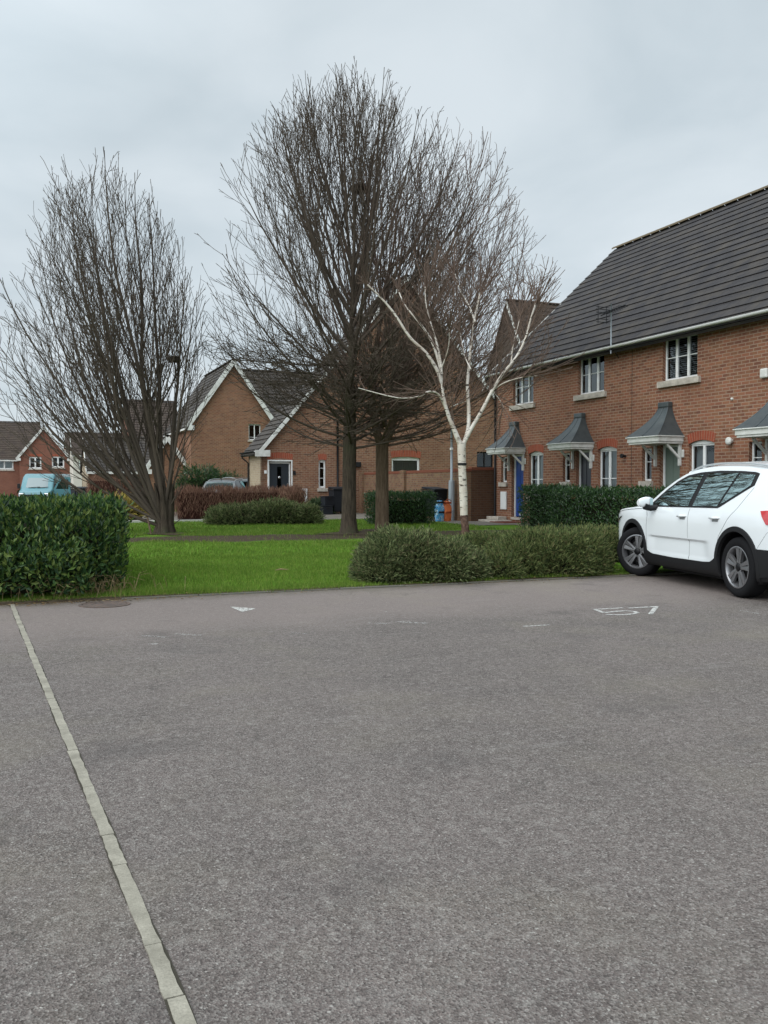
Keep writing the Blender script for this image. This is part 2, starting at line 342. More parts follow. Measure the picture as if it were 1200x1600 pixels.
# ------------------------------------------------------------------ mesh builder
class MB:
    def __init__(s): s.v = []; s.f = []; s.uv = []; s.mi = []
    def poly(s, pts, uv=None, mi=0):
        n = len(s.v); s.v.extend([tuple(p) for p in pts]); s.f.append(tuple(range(n, n + len(pts)))); s.uv.append(uv); s.mi.append(mi)
    def box(s, x0, x1, y0, y1, z0, z1, mi=0, rot=None, org=None):
        P = [(x0, y0, z0), (x1, y0, z0), (x1, y1, z0), (x0, y1, z0), (x0, y0, z1), (x1, y0, z1), (x1, y1, z1), (x0, y1, z1)]
        if rot is not None:
            o = Vector(org if org else (0, 0, 0)); P = [tuple(rot @ (Vector(p) - o) + o) for p in P]
        n = len(s.v); s.v += P
        for q in ((0, 3, 2, 1), (4, 5, 6, 7), (0, 1, 5, 4), (1, 2, 6, 5), (2, 3, 7, 6), (3, 0, 4, 7)):
            s.f.append(tuple(n + i for i in q)); s.uv.append(None); s.mi.append(mi)
        return s
    def bar(s, a, b, w, t, up=(0, 0, 1), mi=0):
        a, b = Vector(a), Vector(b); d = (b - a).normalized(); side = d.cross(Vector(up))
        if side.length < 1e-4: side = d.cross(Vector((1, 0, 0)))
        side.normalize(); u = side.cross(d); n = len(s.v)
        for p in (a, b):
            for i, j in ((-1, -1), (1, -1), (1, 1), (-1, 1)): s.v.append(tuple(p + side * i * w / 2 + u * j * t / 2))
        for q in ((0, 3, 2, 1), (4, 5, 6, 7), (0, 1, 5, 4), (1, 2, 6, 5), (2, 3, 7, 6), (3, 0, 4, 7)):
            s.f.append(tuple(n + i for i in q)); s.uv.append(None); s.mi.append(mi)
        return s
    def tube(s, pts, rad, n=6, cap=True, mi=0):
        pts = [Vector(p) for p in pts]
        if not hasattr(rad, '__len__'): rad = [rad] * len(pts)
        d0 = (pts[-1] - pts[0]).normalized(); ref = Vector((0, 0, 1)) if abs(d0.z) < .8 else Vector((1, 0, 0))
        base = len(s.v)
        for i, p in enumerate(pts):
            d = (pts[min(i + 1, len(pts) - 1)] - pts[max(i - 1, 0)]).normalized()
            a = d.cross(ref); a = a.normalized() if a.length > 1e-5 else Vector((1, 0, 0)); b = d.cross(a)
            for k in range(n):
                t = 2 * math.pi * k / n; s.v.append(tuple(p + (a * math.cos(t) + b * math.sin(t)) * rad[i]))
        for i in range(len(pts) - 1):
            for k in range(n):
                q = (base + i * n + k, base + i * n + (k + 1) % n, base + (i + 1) * n + (k + 1) % n, base + (i + 1) * n + k)
                s.f.append(q); s.uv.append(None); s.mi.append(mi)
        if cap:
            s.f.append(tuple(base + k for k in range(n))); s.uv.append(None); s.mi.append(mi)
            e = base + (len(pts) - 1) * n; s.f.append(tuple(e + n - 1 - k for k in range(n))); s.uv.append(None); s.mi.append(mi)
        return s
    def lathe(s, prof, n=24, axis='z', org=(0, 0, 0), mi=0, close=False):
        base = len(s.v); o = Vector(org)
        for (r, h) in prof:
            for k in range(n):
                t = 2 * math.pi * k / n; c, q = r * math.cos(t), r * math.sin(t)
                p = {'z': (c, q, h), 'y': (c, h, q), 'x': (h, c, q)}[axis]; s.v.append(tuple(o + Vector(p)))
        m = len(prof); rr = range(m if close else m - 1)
        for i in rr:
            j = (i + 1) % m
            for k in range(n):
                s.f.append((base + i * n + k, base + i * n + (k + 1) % n, base + j * n + (k + 1) % n, base + j * n + k)); s.uv.append(None); s.mi.append(mi)
        return s
    def grid(s, P, mi=0, flip=False):
        base = len(s.v); nu, nv = len(P), len(P[0])
        for row in P: s.v.extend([tuple(p) for p in row])
        for i in range(nu - 1):
            for j in range(nv - 1):
                q = (base + i * nv + j, base + (i + 1) * nv + j, base + (i + 1) * nv + j + 1, base + i * nv + j + 1)
                s.f.append(q[::-1] if flip else q); s.uv.append(None); s.mi.append(mi)
        return s
    def build(s, name, m, parent=None, smooth=False, bevel=0, uo=0, sub=0, auto=None, loc=None):
        me = bpy.data.meshes.new(name); me.from_pydata(s.v, [], s.f)
        for mm in (m if isinstance(m, (list, tuple)) else [m]): me.materials.append(mm)
        me.polygons.foreach_set('material_index', s.mi)
        ul = me.uv_layers.new(name='UVMap'); data = np.zeros((len(me.loops), 2), 'f')
        V = s.v
        li = 0
        for p, uv in zip(me.polygons, s.uv):
            if uv is not None:
                for k, w in enumerate(uv): data[li + k] = w
            else:
                nx, ny, nz_ = abs(p.normal.x), abs(p.normal.y), abs(p.normal.z)
                for k, vi in enumerate(p.vertices):
                    x, y, z = V[vi]
                    data[li + k] = (x + uo, y) if nz_ > .8 else ((y, z) if nx > ny else (x + uo, z))
            li += len(p.vertices)
        ul.data.foreach_set('uv', data.ravel())
        if smooth: me.polygons.foreach_set('use_smooth', [True] * len(me.polygons))
        o = bpy.data.objects.new(name, me); scene.collection.objects.link(o)
        if parent: o.parent = parent
        if loc: o.location = loc
        if bevel:
            b = o.modifiers.new('bevel', 'BEVEL'); b.width = bevel; b.segments = 2; b.limit_method = 'ANGLE'; b.angle_limit = R(40)
        if sub:
            b = o.modifiers.new('sub', 'SUBSURF'); b.levels = sub; b.render_levels = sub
        if auto and smooth:
            try:
                me.set_sharp_from_angle(angle=R(auto))
            except Exception: pass
        return o
def fastmesh(name, V, F, mats, parent=None, smooth=False, mi=None):
    V = np.asarray(V, 'f').reshape(-1, 3); F = np.asarray(F, 'i'); k = F.shape[1]
    me = bpy.data.meshes.new(name); me.vertices.add(len(V)); me.vertices.foreach_set('co', V.ravel())
    me.loops.add(F.size); me.loops.foreach_set('vertex_index', F.ravel())
    me.polygons.add(len(F)); me.polygons.foreach_set('loop_start', np.arange(0, F.size, k, dtype='i'))
    try: me.polygons.foreach_set('loop_total', np.full(len(F), k, 'i'))
    except Exception: pass
    for m in (mats if isinstance(mats, (list, tuple)) else [mats]): me.materials.append(m)
    if mi is not None: me.polygons.foreach_set('material_index', np.asarray(mi, 'i'))
    me.polygons.foreach_set('use_smooth', np.full(len(F), smooth, dtype=bool))
    me.update(calc_edges=True); me.validate()
    o = bpy.data.objects.new(name, me); scene.collection.objects.link(o)
    if parent: o.parent = parent
    return o
def tag(o, label, cat, group=None, kind=None):
    if label: o['label'] = label
    if cat: o['category'] = cat
    if group: o['group'] = group
    if kind: o['kind'] = kind
    return o
def thing(name, label, cat, loc=(0, 0, 0), rz=0, group=None):
    o = bpy.data.objects.new(name, None); scene.collection.objects.link(o); o.empty_display_size = .2
    o.location = loc; o.rotation_euler = (0, 0, rz); return tag(o, label, cat, group)
def struct(o): o['kind'] = 'structure'; return o
def inuv(o, u=0, v=0, z=0): o.location = uv2w(u, v, z); o.rotation_euler = (0, 0, PHI); return o

# ------------------------------------------------------------------ GROUND
rng = np.random.default_rng(7)
# lawn / terrain sheet in the u,v frame
us = np.concatenate([np.linspace(-300, -20, 12), np.linspace(-18, 30, 97), np.linspace(34, 300, 12)])
vs = np.concatenate([[-300, -100, -40, -.05], np.linspace(.03, 30, 120), np.linspace(34, 700, 14)])
m = MB(); P = []
for u in us:
    row = []
    for v in vs:
        z = -.06 if v < 0 else gz(v) + (.018 * math.sin(u * 1.7 + v * .9) * math.sin(v * 1.3 - u * .6) if .5 < v < 17 and -12 < u < 9 else 0)
        row.append((u, v, z))
    P.append(row)
m.grid(P); struct(inuv(m.build('ground', GRND, smooth=True)))
m = MB(); m.poly([(-60, -60, 0), (60, -60, 0), (60, 0, 0), (-60, 0, 0)]); struct(inuv(m.build('car_park', ASPH)))
# lawn edging, flush with the tarmac, slightly uneven pieces
m = MB(); u = -3.0; rr = random.Random(3)
while u < 14:
    a = rr.uniform(-.012, .012); m.box(u + .004, u + .908, .004 + a, .05 + a, -.05, .018 + rr.uniform(-.004, .004)); u += .915
struct(inuv(m.build('lawn_edging', mat('dirty edging', (.13, .125, .105), .95, .1), bevel=.005)))
# concrete strip dividing the tarmac
a = Vector((-4.42, 10.55, 0)); b = Vector((.02, 1.1, 0)); d = (b - a); Ls = d.length; d.normalize(); nrm = Vector((-d.y, d.x, 0))
m = MB(); s = 0; rr = random.Random(5)
while s < Ls:
    ln = rr.choice([.61, .61, .30, .915]); off = rr.uniform(-.002, .002); w = .0235; tw = rr.uniform(-.003, .003)
    n = 10; zt = .005 + rr.uniform(-.001, .002)
    L1, R1 = [], []
    for i in range(n + 1):
        q = a + d * (s + .003 + (ln - .006) * i / n) + nrm * (off + tw * (i / n - .5))
        L1.append(q + nrm * (w + rr.uniform(-.003, .003))); R1.append(q - nrm * (w + rr.uniform(-.003, .003)))
    for i in range(n):
        m.poly([(*L1[i].xy, zt), (*R1[i].xy, zt), (*R1[i + 1].xy, zt), (*L1[i + 1].xy, zt)])
        for A, B in ((L1[i], L1[i + 1]), (R1[i + 1], R1[i])):
            m.poly([(*A.xy, -.01), (*A.xy, zt), (*B.xy, zt), (*B.xy, -.01)])
    for A, B in ((L1[0], R1[0]), (R1[-1], L1[-1])): m.poly([(*A.xy, -.01), (*B.xy, -.01), (*B.xy, zt), (*A.xy, zt)])
    s += ln
struct(m.build('kerb_strip', CONC))
# dark joint beside the strip
JOINT = mat('open dark joint', (.05, .045, .035), .95, .1)
m = MB()
for sg in (-1, 1):
    n = 160
    for i in range(n):
        w0 = .0245 + .003 * abs(math.sin(i * 1.7)) + .004 * math.sin(i * .37 + sg); w1 = .0245 + .003 * abs(math.sin((i + 1) * 1.7)) + .004 * math.sin((i + 1) * .37 + sg)
        p, q = a + d * Ls * i / n, a + d * Ls * (i + 1) / n
        m.poly([(*(p + nrm * sg * .019).xy, .003), (*(p + nrm * sg * w0).xy, .003), (*(q + nrm * sg * w1).xy, .003), (*(q + nrm * sg * .019).xy, .003)][::sg])
struct(m.build('kerb_joint', JOINT))
# far road, path
def sheet(name, pts, mt, dz):
    mm = MB(); mm.poly([(p[0], p[1], gz(p[1]) + dz) for p in pts]); return struct(inuv(mm.build(name, mt)))
sheet('road', [(-120, 19.6), (4.2, 19.6), (4.6, 24.2), (2.2, 30), (2.2, 90), (-120, 90)], ROADM, .008)
sheet('path', [(-60, 18.0), (8.0, 18.0), (8.0, 16), (7.9, 12.02), (10.34, 12.02), (10.34, 15.0), (9.28, 15.0), (9.28, 24.6), (4.62, 24.6), (4.3, 19.5), (-60, 19.5)], PATHM, .012)
# the path beside the terrace follows the slope
m = MB(); P = [[(uu, v, gz(v) + .012) for v in np.linspace(-4, 12.0, 40)] for uu in (9.35, 10.34)]
m.grid(P, flip=False); struct(inuv(m.build('terrace_path', PATHM)))
m = MB(); m.box(-60, 4.2, 17.9, 18.0, .1, .27); struct(inuv(m.build('path_kerb', KERBC, bevel=.01)))
# trodden bare earth round the trunks
SOILM = mat('bare earth', (.06, .045, .03), .95, .1); nt_, b_ = nodes(SOILM); co = coords(nt_)
nt_.links.new(mixc(nt_, noise(nt_, co, 12, 5, .7, (.3, .7)), (.035, .026, .018), (.085, .065, .042)), b_.inputs['Base Color'])
def w2uv(p): d_ = Vector(p) - O0; return d_.dot(E1), d_.dot(E2)
def earth(px, d, rr0):
    X_ = (px - 600) / 1400 * d; u_, v_ = w2uv((X_, d, 0)); mm = MB(); ring = []
    for k in range(28):
        a_ = 2 * math.pi * k / 28; r_ = rr0 * (1 + .22 * math.sin(3 * a_ + px) + .12 * math.sin(7 * a_ + px)); uu, vv_ = u_ + r_ * math.cos(a_), v_ + r_ * math.sin(a_)
        ring.append((uu, vv_, gz(vv_) + .018 * math.sin(uu * 1.7 + vv_ * .9) * math.sin(vv_ * 1.3 - uu * .6) + .012))
    c_ = (u_, v_, gz(v_) + .018 * math.sin(u_ * 1.7 + v_ * .9) * math.sin(v_ * 1.3 - u_ * .6) + .03)
    for k in range(28): mm.poly([c_, ring[k], ring[(k + 1) % 28]])
    struct(inuv(mm.build('bare_soil', SOILM, smooth=True)))
    return u_, v_
EARTH = [earth(257, 21.4, .62), earth(545, 22.1, .70), earth(597, 23.0, .62), earth(728, 18.6, .38)]
# grass blades (stuff)
def blades(n, u0, u1, v0, v1, h, w, maskf=None):
    U = rng.uniform(u0, u1, n); V = rng.uniform(v0, v1, n)
    k = np.ones(n, bool) if maskf is None else maskf(U, V)
    U, V = U[k], V[k]; n = len(U); Z = gza(V) + .018 * np.sin(U * 1.7 + V * .9) * np.sin(V * 1.3 - U * .6)
    an = rng.uniform(0, 2 * np.pi, n); hh = h * rng.uniform(.5, 1.3, n); le = rng.uniform(0, .7, n) * hh; la = rng.uniform(0, 2 * np.pi, n)
    ca, sa = np.cos(an) * w / 2, np.sin(an) * w / 2
    A = np.stack([U - ca, V - sa, Z - .005], 1); B = np.stack([U + ca, V + sa, Z - .005], 1)
    C = np.stack([U + le * np.cos(la), V + le * np.sin(la), Z + hh], 1)
    VV = np.stack([A, B, C], 1).reshape(-1, 3); return VV
TRUNKS = EARTH
def soilmask(U, V):
    near = np.zeros(len(U), bool)
    for a_, b_ in TRUNKS: near |= np.hypot(U - a_, V - b_) < .38 + .22 * rng.random(len(U))
    return _soil(U, V) & (~near | (rng.random(len(U)) < .08))
def _soil(U, V):
    wobv = V + .35 * np.sin(U * .9) + .2 * np.sin(U * 2.3 + 1)
    soil = np.abs(wobv - 9.0) < .92 + .15 * np.sin(U * 5)
    return (~soil | (rng.random(len(U)) < .06)) & (V > .06)
VV = np.concatenate([blades(110000, -4.2, 5, .05, 5, .045, .007, soilmask), blades(60000, -5, 7, 5, 11, .05, .011, soilmask), blades(45000, -8, 8, 10, 17.8, .06, .018, soilmask),
                     blades(2600, -3.1, .1, .0, .5, .07, .006)])
o = fastmesh('grass', VV, np.arange(len(VV)).reshape(-1, 3), GRASS); inuv(o); o['kind'] = 'stuff'

# fallen leaves and grit along the lawn edge (stuff)
n_ = 1500; U = np.where(rng.random(n_) < .6, rng.normal(-3.6, .9, n_), rng.uniform(-5, 6, n_)); V_ = rng.normal(-.03, .10, n_); Z_ = np.where(V_ > 0, .035, .006)
A_ = rng.uniform(0, 6.28, n_); S_ = rng.uniform(.006, .028, n_) * np.where(rng.random(n_) < .6, .5, 1)
def off_(a, s, z): return np.stack([U + np.cos(a) * s, V_ + np.sin(a) * s, Z_ + z], 1)
VV = np.stack([off_(A_, S_, .004), off_(A_ + 2.0, S_ * .6, .012 * rng.random(n_)), off_(A_ + 3.6, S_ * .9, .002)], 1).reshape(-1, 3)
o = fastmesh('leaf_litter', VV, np.arange(len(VV)).reshape(-1, 3), leaf_mat('dead leaf', [(.12, .07, .035), (.20, .13, .06), (.07, .045, .03), (.26, .20, .11)], .9, .1, .05)); inuv(o); o['kind'] = 'stuff'
# painted marks --------------------------------------------------------
def strokes(name, segs, w, mt, z=.004):
    mm = MB()
    for pl in segs:
        for i in range(len(pl) - 1):
            p, q = Vector((*pl[i], 0)), Vector((*pl[i + 1], 0)); dd_ = (q - p).normalized(); nn = Vector((-dd_.y, dd_.x, 0)) * w / 2
            p = p - dd_ * w * .3; q = q + dd_ * w * .3
            z += .0002
            mm.poly([(*(p - nn).xy, z), (*(q - nn).xy, z), (*(q + nn).xy, z), (*(p + nn).xy, z)])
    return mm.build(name, mt)
def gp(px, py):   # point of the flat car park seen at a photo position
    dpt = 1400 * EYE / (py - 760); return Vector(((px - 600) / 1400 * dpt, dpt, 0))
def wline(name, pts, w, mt, label):
    pl = [tuple(gp(*p).xy) for p in pts]; o = strokes(name, [pl], w, mt); return tag(o, label, 'road marking')
five = [[(973, 951), (931, 953.3), (945, 958.6), (962, 956.6), (980, 955.6), (993, 956.8), (997, 958.6), (988, 961), (968, 962.2), (950, 961.6)]]
seven = [[(985, 951.6), (1028, 949)], [(1027, 949), (1018, 961)]]
o = strokes('painted_number', [[tuple(gp(*q).xy) for q in pl] for pl in five + seven], .05, PAINT)
tag(o, 'white painted bay number 57 on the tarmac beside the parked white car', 'road marking')
m = MB(); pts = [gp(358, 949), gp(400, 952), (gp(378, 957.5))]
m.poly([(*p.xy, .004) for p in pts][::-1]); tag(m.build('painted_arrow', PAINT), 'white painted triangle on the tarmac in front of the lawn', 'road marking')
for pts, w, mt, lb in [([(576, 975), (606, 976)], .05, PAINTF, 'short worn white dash left of the pair near the middle of the tarmac'),
                       ([(623, 973), (664, 975)], .08, PAINTF, 'thicker worn white dash right of the pair near the middle of the tarmac'),
                       ([(820, 980), (858, 978)], .035, PAINT, 'thin white painted line with a tick between the car and the shrubs'),
                       ([(1158, 955), (1188, 960)], .05, PAINTF, 'faint white painted mark in front of the rear wheel of the white car'),
                       ([(221, 995), (258, 997)], .05, PAINTF, 'faint white mark nearer the kerb strip, left of its pair'),
                       ([(275, 992), (310, 994)], .06, PAINTF, 'faint white mark right of its pair, left part of the tarmac'),
                       ([(232, 1008), (243, 1008)], .03, PAINT, 'tiny white painted speck below the two faint marks'),
                       ([(455, 990), (480, 992)], .03, PAINTF, 'thin faint white scratch between the dashes on the tarmac'),
                       ([(600, 957), (612, 957)], .03, PAINTF, 'tiny faint white mark just below the clipped juniper')]:
    wline('painted_mark', pts, w, mt, lb)
# manhole cover
IRON = mat('rusty iron', (.12, .085, .07), .8, .3); nt_, b_ = nodes(IRON)
nt_.links.new(mixc(nt_, noise(nt_, coords(nt_), 18, 4, .6, (.35, .65)), (.13, .09, .072), (.07, .06, .055)), b_.inputs['Base Color'])
p = gp(162, 945.5); t = thing('manhole_cover', 'round rusty iron manhole cover set in the tarmac near the left hedge', 'manhole cover', (p.x, p.y, 0))
m = MB(); m.lathe([(.0, .007), (.05, .007), (.052, .004), (.075, .004), (.077, .007), (.12, .007), (.122, .004), (.145, .004), (.147, .007), (.19, .007), (.192, .004), (.215, .004), (.217, .007), (.24, .007), (.24, 0)], 28); m.build('cover', IRON, t)
m = MB(); m.lathe([(.25, 0), (.25, .008), (.285, .008), (.285, 0)], 28); m.build('rim', IRON, t)
for i, (px, py, ang) in enumerate([(440, 893, .3), (718, 851, 1.2)]):
    dpt = 1400 * (EYE - .05) / (py - 760); q = Vector(((px - 600) / 1400 * dpt, dpt))
    mm = MB(); mm.tube([(-.1, 0, .05), (-.02, .012, .062), (.10, .0, .055)], [.008, .013, .005], 5)
    o = mm.build('stick', STRAW, None, True); o.location = (q.x, q.y, .02); o.rotation_euler = (0, 0, ang)
    tag(o, ['pale bleached stick lying on the front lawn', 'pale broken twig lying at the foot of the birch'][i], 'stick')

# ------------------------------------------------------------------ FOLIAGE
def leaf_mesh(P, D, Nn, L, W, fold=.25):
    n = len(P); D = D / np.linalg.norm(D, axis=1)[:, None]; S = np.cross(D, Nn); S /= (np.linalg.norm(S, axis=1)[:, None] + 1e-9)
    U = np.cross(S, D); L = L[:, None]; W = W[:, None]
    a = P; b = P + D * L * .45 + S * W * .5 + U * W * fold; c = P + D * L - U * L * .08; d_ = P + D * L * .45 - S * W * .5 + U * W * fold
    V = np.stack([a, b, c, d_], 1).reshape(-1, 3); i = np.arange(n) * 4
    F = np.stack([np.stack([i, i + 1, i + 2], 1), np.stack([i, i + 2, i + 3], 1)], 1).reshape(-1, 3)
    return V, F
def rnorm(n): 
    v = rng.normal(size=(n, 3)); return v / np.linalg.norm(v, axis=1)[:, None]
def lump(x, y, z, s=1.0):
    return (np.sin(x * 3.1 * s + 1.3 * z) * np.sin(y * 2.7 * s + .7) + .6 * np.sin(x * 7.3 * s + y * 5.1 * s) * np.sin(z * 6.1 * s + 1) ) * .5
def hedge(label, u0, u1, v0, v1, h, n, leafL, mt, name='hedge', cat='hedge', group=None, base=0, up=.6, rough=.05, zgap=0, depth=.22):
    cu, cv = (u0 + u1) / 2, (v0 + v1) / 2; zb = gz(cv)
    t = thing(name, label, cat, uv2w(cu, cv, zb), PHI, group); a, b = (u1 - u0) / 2, (v1 - v0) / 2
    ins = depth
    m = MB(); nx = max(6, int(2 * a / .15)); 
    m.box(-a + ins, a - ins, -b + ins, b - ins, .05, h - ins); core = m.build('shaded_core', HCORE, t)  # solid box, coloured dark as the shade behind the leaves
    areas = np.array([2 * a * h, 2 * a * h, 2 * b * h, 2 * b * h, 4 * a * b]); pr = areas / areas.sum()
    k = rng.choice(5, n, p=pr); s = rng.uniform(-1, 1, n); q = rng.uniform(zgap, 1, n)
    X = np.where(k == 0, s * a, np.where(k == 1, s * a, np.where(k == 2, -a, np.where(k == 3, a, s * a))))
    Y = np.where(k == 0, -b, np.where(k == 1, b, np.where(k < 4, s * b, rng.uniform(-1, 1, n) * b)))
    Z = np.where(k < 4, q * h, h)
    Nn = np.zeros((n, 3)); Nn[k == 0, 1] = -1; Nn[k == 1, 1] = 1; Nn[k == 2, 0] = -1; Nn[k == 3, 0] = 1; Nn[k == 4, 2] = 1
    dep = -rng.random(n) ** 1.6 * depth + rough * lump(X + cu, Y + cv, Z) * 1.6 + rough * .7 * rng.normal(size=n)
    low = np.clip(1 - Z / .35, 0, 1); dep -= low * .12 * (k < 4)
    P = np.stack([X, Y, Z], 1) + Nn * dep[:, None]
    P[:, 2] = np.maximum(P[:, 2], .02)
    D = Nn * .55 + np.array([0, 0, up]) + rnorm(n) * .75
    V, F = leaf_mesh(P, D, rnorm(n) * .5 + Nn + 1e-3, leafL * rng.uniform(.6, 1.25, n), leafL * rng.uniform(.3, .42, n))
    fastmesh('foliage', V, F, mt, t)
    return t
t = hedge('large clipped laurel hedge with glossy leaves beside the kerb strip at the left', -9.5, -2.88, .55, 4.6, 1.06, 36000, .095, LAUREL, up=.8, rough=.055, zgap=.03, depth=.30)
# stems and dry grass in its open base
m = MB(); rr = random.Random(11)
for i in range(60):
    x = rr.uniform(-3.2, 3.2); m.tube([(x, -1.85 + rr.uniform(0, .4), 0), (x + rr.uniform(-.1, .1), -1.75 + rr.uniform(-.1, .3), .3), (x + rr.uniform(-.2, .2), -1.3, .7)], [.012, .009, .005], 4)
m.build('stem', BARK, t)
m = MB()
for i in range(170):
    x, y = rr.uniform(-5.6, -2.75), rr.gauss(.42, .15); x = x if rr.random() < .2 else rr.gauss(-3.3, .35); hgt = rr.uniform(.06, .30); an = rr.uniform(0, 6.28); le = hgt * rr.uniform(.3, 1.3)
    m.tube([(x, y, .0), (x + le * .4 * math.cos(an), y + le * .4 * math.sin(an), hgt * .8), (x + le * math.cos(an), y + le * math.sin(an), hgt * rr.uniform(.5, 1))], [.0035, .0028, .0015], 3, False)
o = inuv(m.build('dry_grass', STRAW)); o.location.z = .02; o['kind'] = 'stuff'
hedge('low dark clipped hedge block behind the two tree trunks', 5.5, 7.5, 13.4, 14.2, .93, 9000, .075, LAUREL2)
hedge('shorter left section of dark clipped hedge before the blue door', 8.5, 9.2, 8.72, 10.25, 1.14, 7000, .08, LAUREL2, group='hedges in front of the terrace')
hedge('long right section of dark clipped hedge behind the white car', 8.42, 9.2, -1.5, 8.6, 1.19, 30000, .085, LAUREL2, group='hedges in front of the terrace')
hedge('spiky broad leaved shrub bulging out at the foot of the big left hedge', -6.2, -3.35, .12, .9, .60, 7500, .095, LAUREL, name='shrub', cat='bush', up=.45, rough=.14, depth=.35, zgap=.08)
# far hedge and shrubs
hedge('far green bush between the red house and the pale garage', -18.6, -17.6, 52, 53, 2.2, 2500, .22, LAUREL2, name='bush', cat='bush')

def juniper(label, blobs, n, mt, sz=.09, name='juniper_bush', core=HCORE, cat='bush', spray=.9):
    cu = sum(b[0] for b in blobs) / len(blobs); cv = sum(b[1] for b in blobs) / len(blobs)
    t = thing(name, label, cat, uv2w(cu, cv, gz(cv)), PHI)
    m = MB()
    for (u, v, ru, rv, h) in blobs:
        P = []
        for i in range(9):
            th = math.pi / 2 * i / 8; r_ = math.cos(th) ** .6; zz = math.sin(th)
            P.append([(u - cu + ru * .80 * r_ * math.cos(q), v - cv + rv * .80 * r_ * math.sin(q), h * .78 * zz) for q in np.linspace(0, 2 * math.pi, 17)])
        m.grid(P)
    m.build('shaded_core', core, t, True)  # solid mounds whose dark colour is the shade under the sprays
    w = np.array([b[2] * b[3] + b[4] * (b[2] + b[3]) for b in blobs]); w /= w.sum(); k = rng.choice(len(blobs), n, p=w); B = np.array(blobs)[k]
    q = rng.uniform(0, 2 * np.pi, n); th = np.arcsin(rng.random(n) ** .8); cr_ = np.cos(th) ** .6; sz_ = np.sin(th)
    U = np.cos(q) * cr_; V_ = np.sin(q) * cr_
    sh = 1 - .22 * rng.random(n) ** 1.5
    lm = lump(B[:, 0] + U * B[:, 2], B[:, 1] + V_ * B[:, 3], sz_ * B[:, 4], 1.8)
    sh = sh + .17 * lm + .045 * rng.normal(size=n)
    P = np.stack([B[:, 0] - cu + U * B[:, 2] * sh, B[:, 1] - cv + V_ * B[:, 3] * sh, np.maximum(sz_ * B[:, 4] * sh, .02)], 1)
    Nn = np.stack([U, V_, sz_ * .8 + .15], 1); Nn /= np.linalg.norm(Nn, axis=1)[:, None]
    base = Nn * .7 + rnorm(n) * .55 + np.array([0, 0, .12]); base /= np.linalg.norm(base, axis=1)[:, None]
    # every spray: three needles-like blades fanning out
    VV, FF = [], []; off = 0
    for j in range(4):
        D = base + rnorm(n) * .42
        st = P + base * (sz * .35 * j)[..., None] if False else P + base * (sz * .3 * j)
        V, F = leaf_mesh(st, D, rnorm(n), sz * rng.uniform(.5, 1.1, n), sz * rng.uniform(.12, .20, n), .1)
        VV.append(V); FF.append(F + off); off += len(V)
    fastmesh('foliage', np.concatenate(VV), np.concatenate(FF), mt, t)
    return t
juniper('clipped rounded juniper at the lawn corner beside the tarmac, left of the birch', [(1.0, .72, .60, .60, .64), (1.5, .64, .48, .56, .50), (.62, .66, .42, .5, .52), (1.85, .58, .34, .45, .32)], 20000, JUNI, .08)
juniper('wide yellowish juniper in front of the dark hedge, next to the white car', [(2.35, .62, .38, .5, .30), (2.8, .75, .5, .6, .47), (3.35, .85, .75, .8, .58), (3.85, .85, .55, .7, .57), (4.4, 1.75, .62, .6, .57), (3.3, 2.3, .9, .8, .46), (4.5, 2.4, 1.0, .9, .46), (5.6, 2.4, .9, .9, .5)], 36000, JUNI2, .082)
juniper('flat topped green shrub between the brown hedge and the muddy strip', [(1.9, 15.4, .85, .7, .48), (3.0, 15.2, .95, .7, .62), (3.8, 15.3, .6, .6, .50)], 7000, JUNI, .13, 'shrub')
juniper('grey green shrub beside the white meter box under the buff wall', [(6.55, 23.9, .45, .3, .32), (7.15, 23.9, .45, .3, .5), (7.5, 23.8, .3, .3, .4)], 1800, SHRUB, .17, 'shrub')
juniper('dark green climbing shrub against the tall gabled house', [(4.4, 34.5, 1.2, .8, 2.0), (5.6, 34.8, 1.0, .7, 1.7)], 2500, LAUREL2, .22, 'shrub')
juniper('tuft of yellow grass beside the pale road', [(-1.0, 20.6, .35, .3, .50), (-.4, 20.8, .3, .25, .4)], 260, leaf_mat('yellow reed', [(.30, .24, .05), (.40, .33, .10), (.22, .16, .07)], .8, .1), .35, 'grass_tuft', cat='plant')
def twig_hedge(label, blobs, n, mt, name='brown_hedge'):
    cu = sum(b[0] for b in blobs) / len(blobs); cv = sum(b[1] for b in blobs) / len(blobs)
    t = thing(name, label, 'hedge', uv2w(cu, cv, gz(cv)), PHI)
    k = rng.choice(len(blobs), n); B = np.array(blobs)[k]
    x = rng.uniform(-1, 1, n); y = rng.uniform(-1, 1, n)
    X = B[:, 0] - cu + x * B[:, 2]; Y = B[:, 1] - cv + y * B[:, 3]
    env = B[:, 4] * (1 - .12 * np.abs(x) ** 4 - .1 * np.abs(y) ** 3 + .05 * np.sin(X * 5))
    z0 = rng.random(n) ** .8 * env * .9
    P = np.stack([X, Y, z0], 1)
    D = rnorm(n) * .5 + np.array([0, 0, .9])
    V, F = leaf_mesh(P, D, rnorm(n), rng.uniform(.12, .3, n), np.full(n, .016) , .05)
    fastmesh('twigs', V, F, mt, t)
    m = MB()
    for (u, v, ru, rv, h) in blobs: m.box(u - cu - ru * .85, u - cu + ru * .85, v - cv - rv * .6, v - cv + rv * .6, .03, h * .8)
    m.build('shaded_core', mat('shaded maroon core', (.040, .018, .014), .95, .05), t)  # plain boxes in darker maroon, painted as shade among the twigs
    return t
twig_hedge('long leafless maroon hedge in front of the black front door', [(1.9, 18.9 + 1.2, 1.1, .45, 1.15), (3.6, 20.1, 1.1, .45, 1.15), (4.75, 19.5, .4, .9, 1.12)], 15000, MAROON)
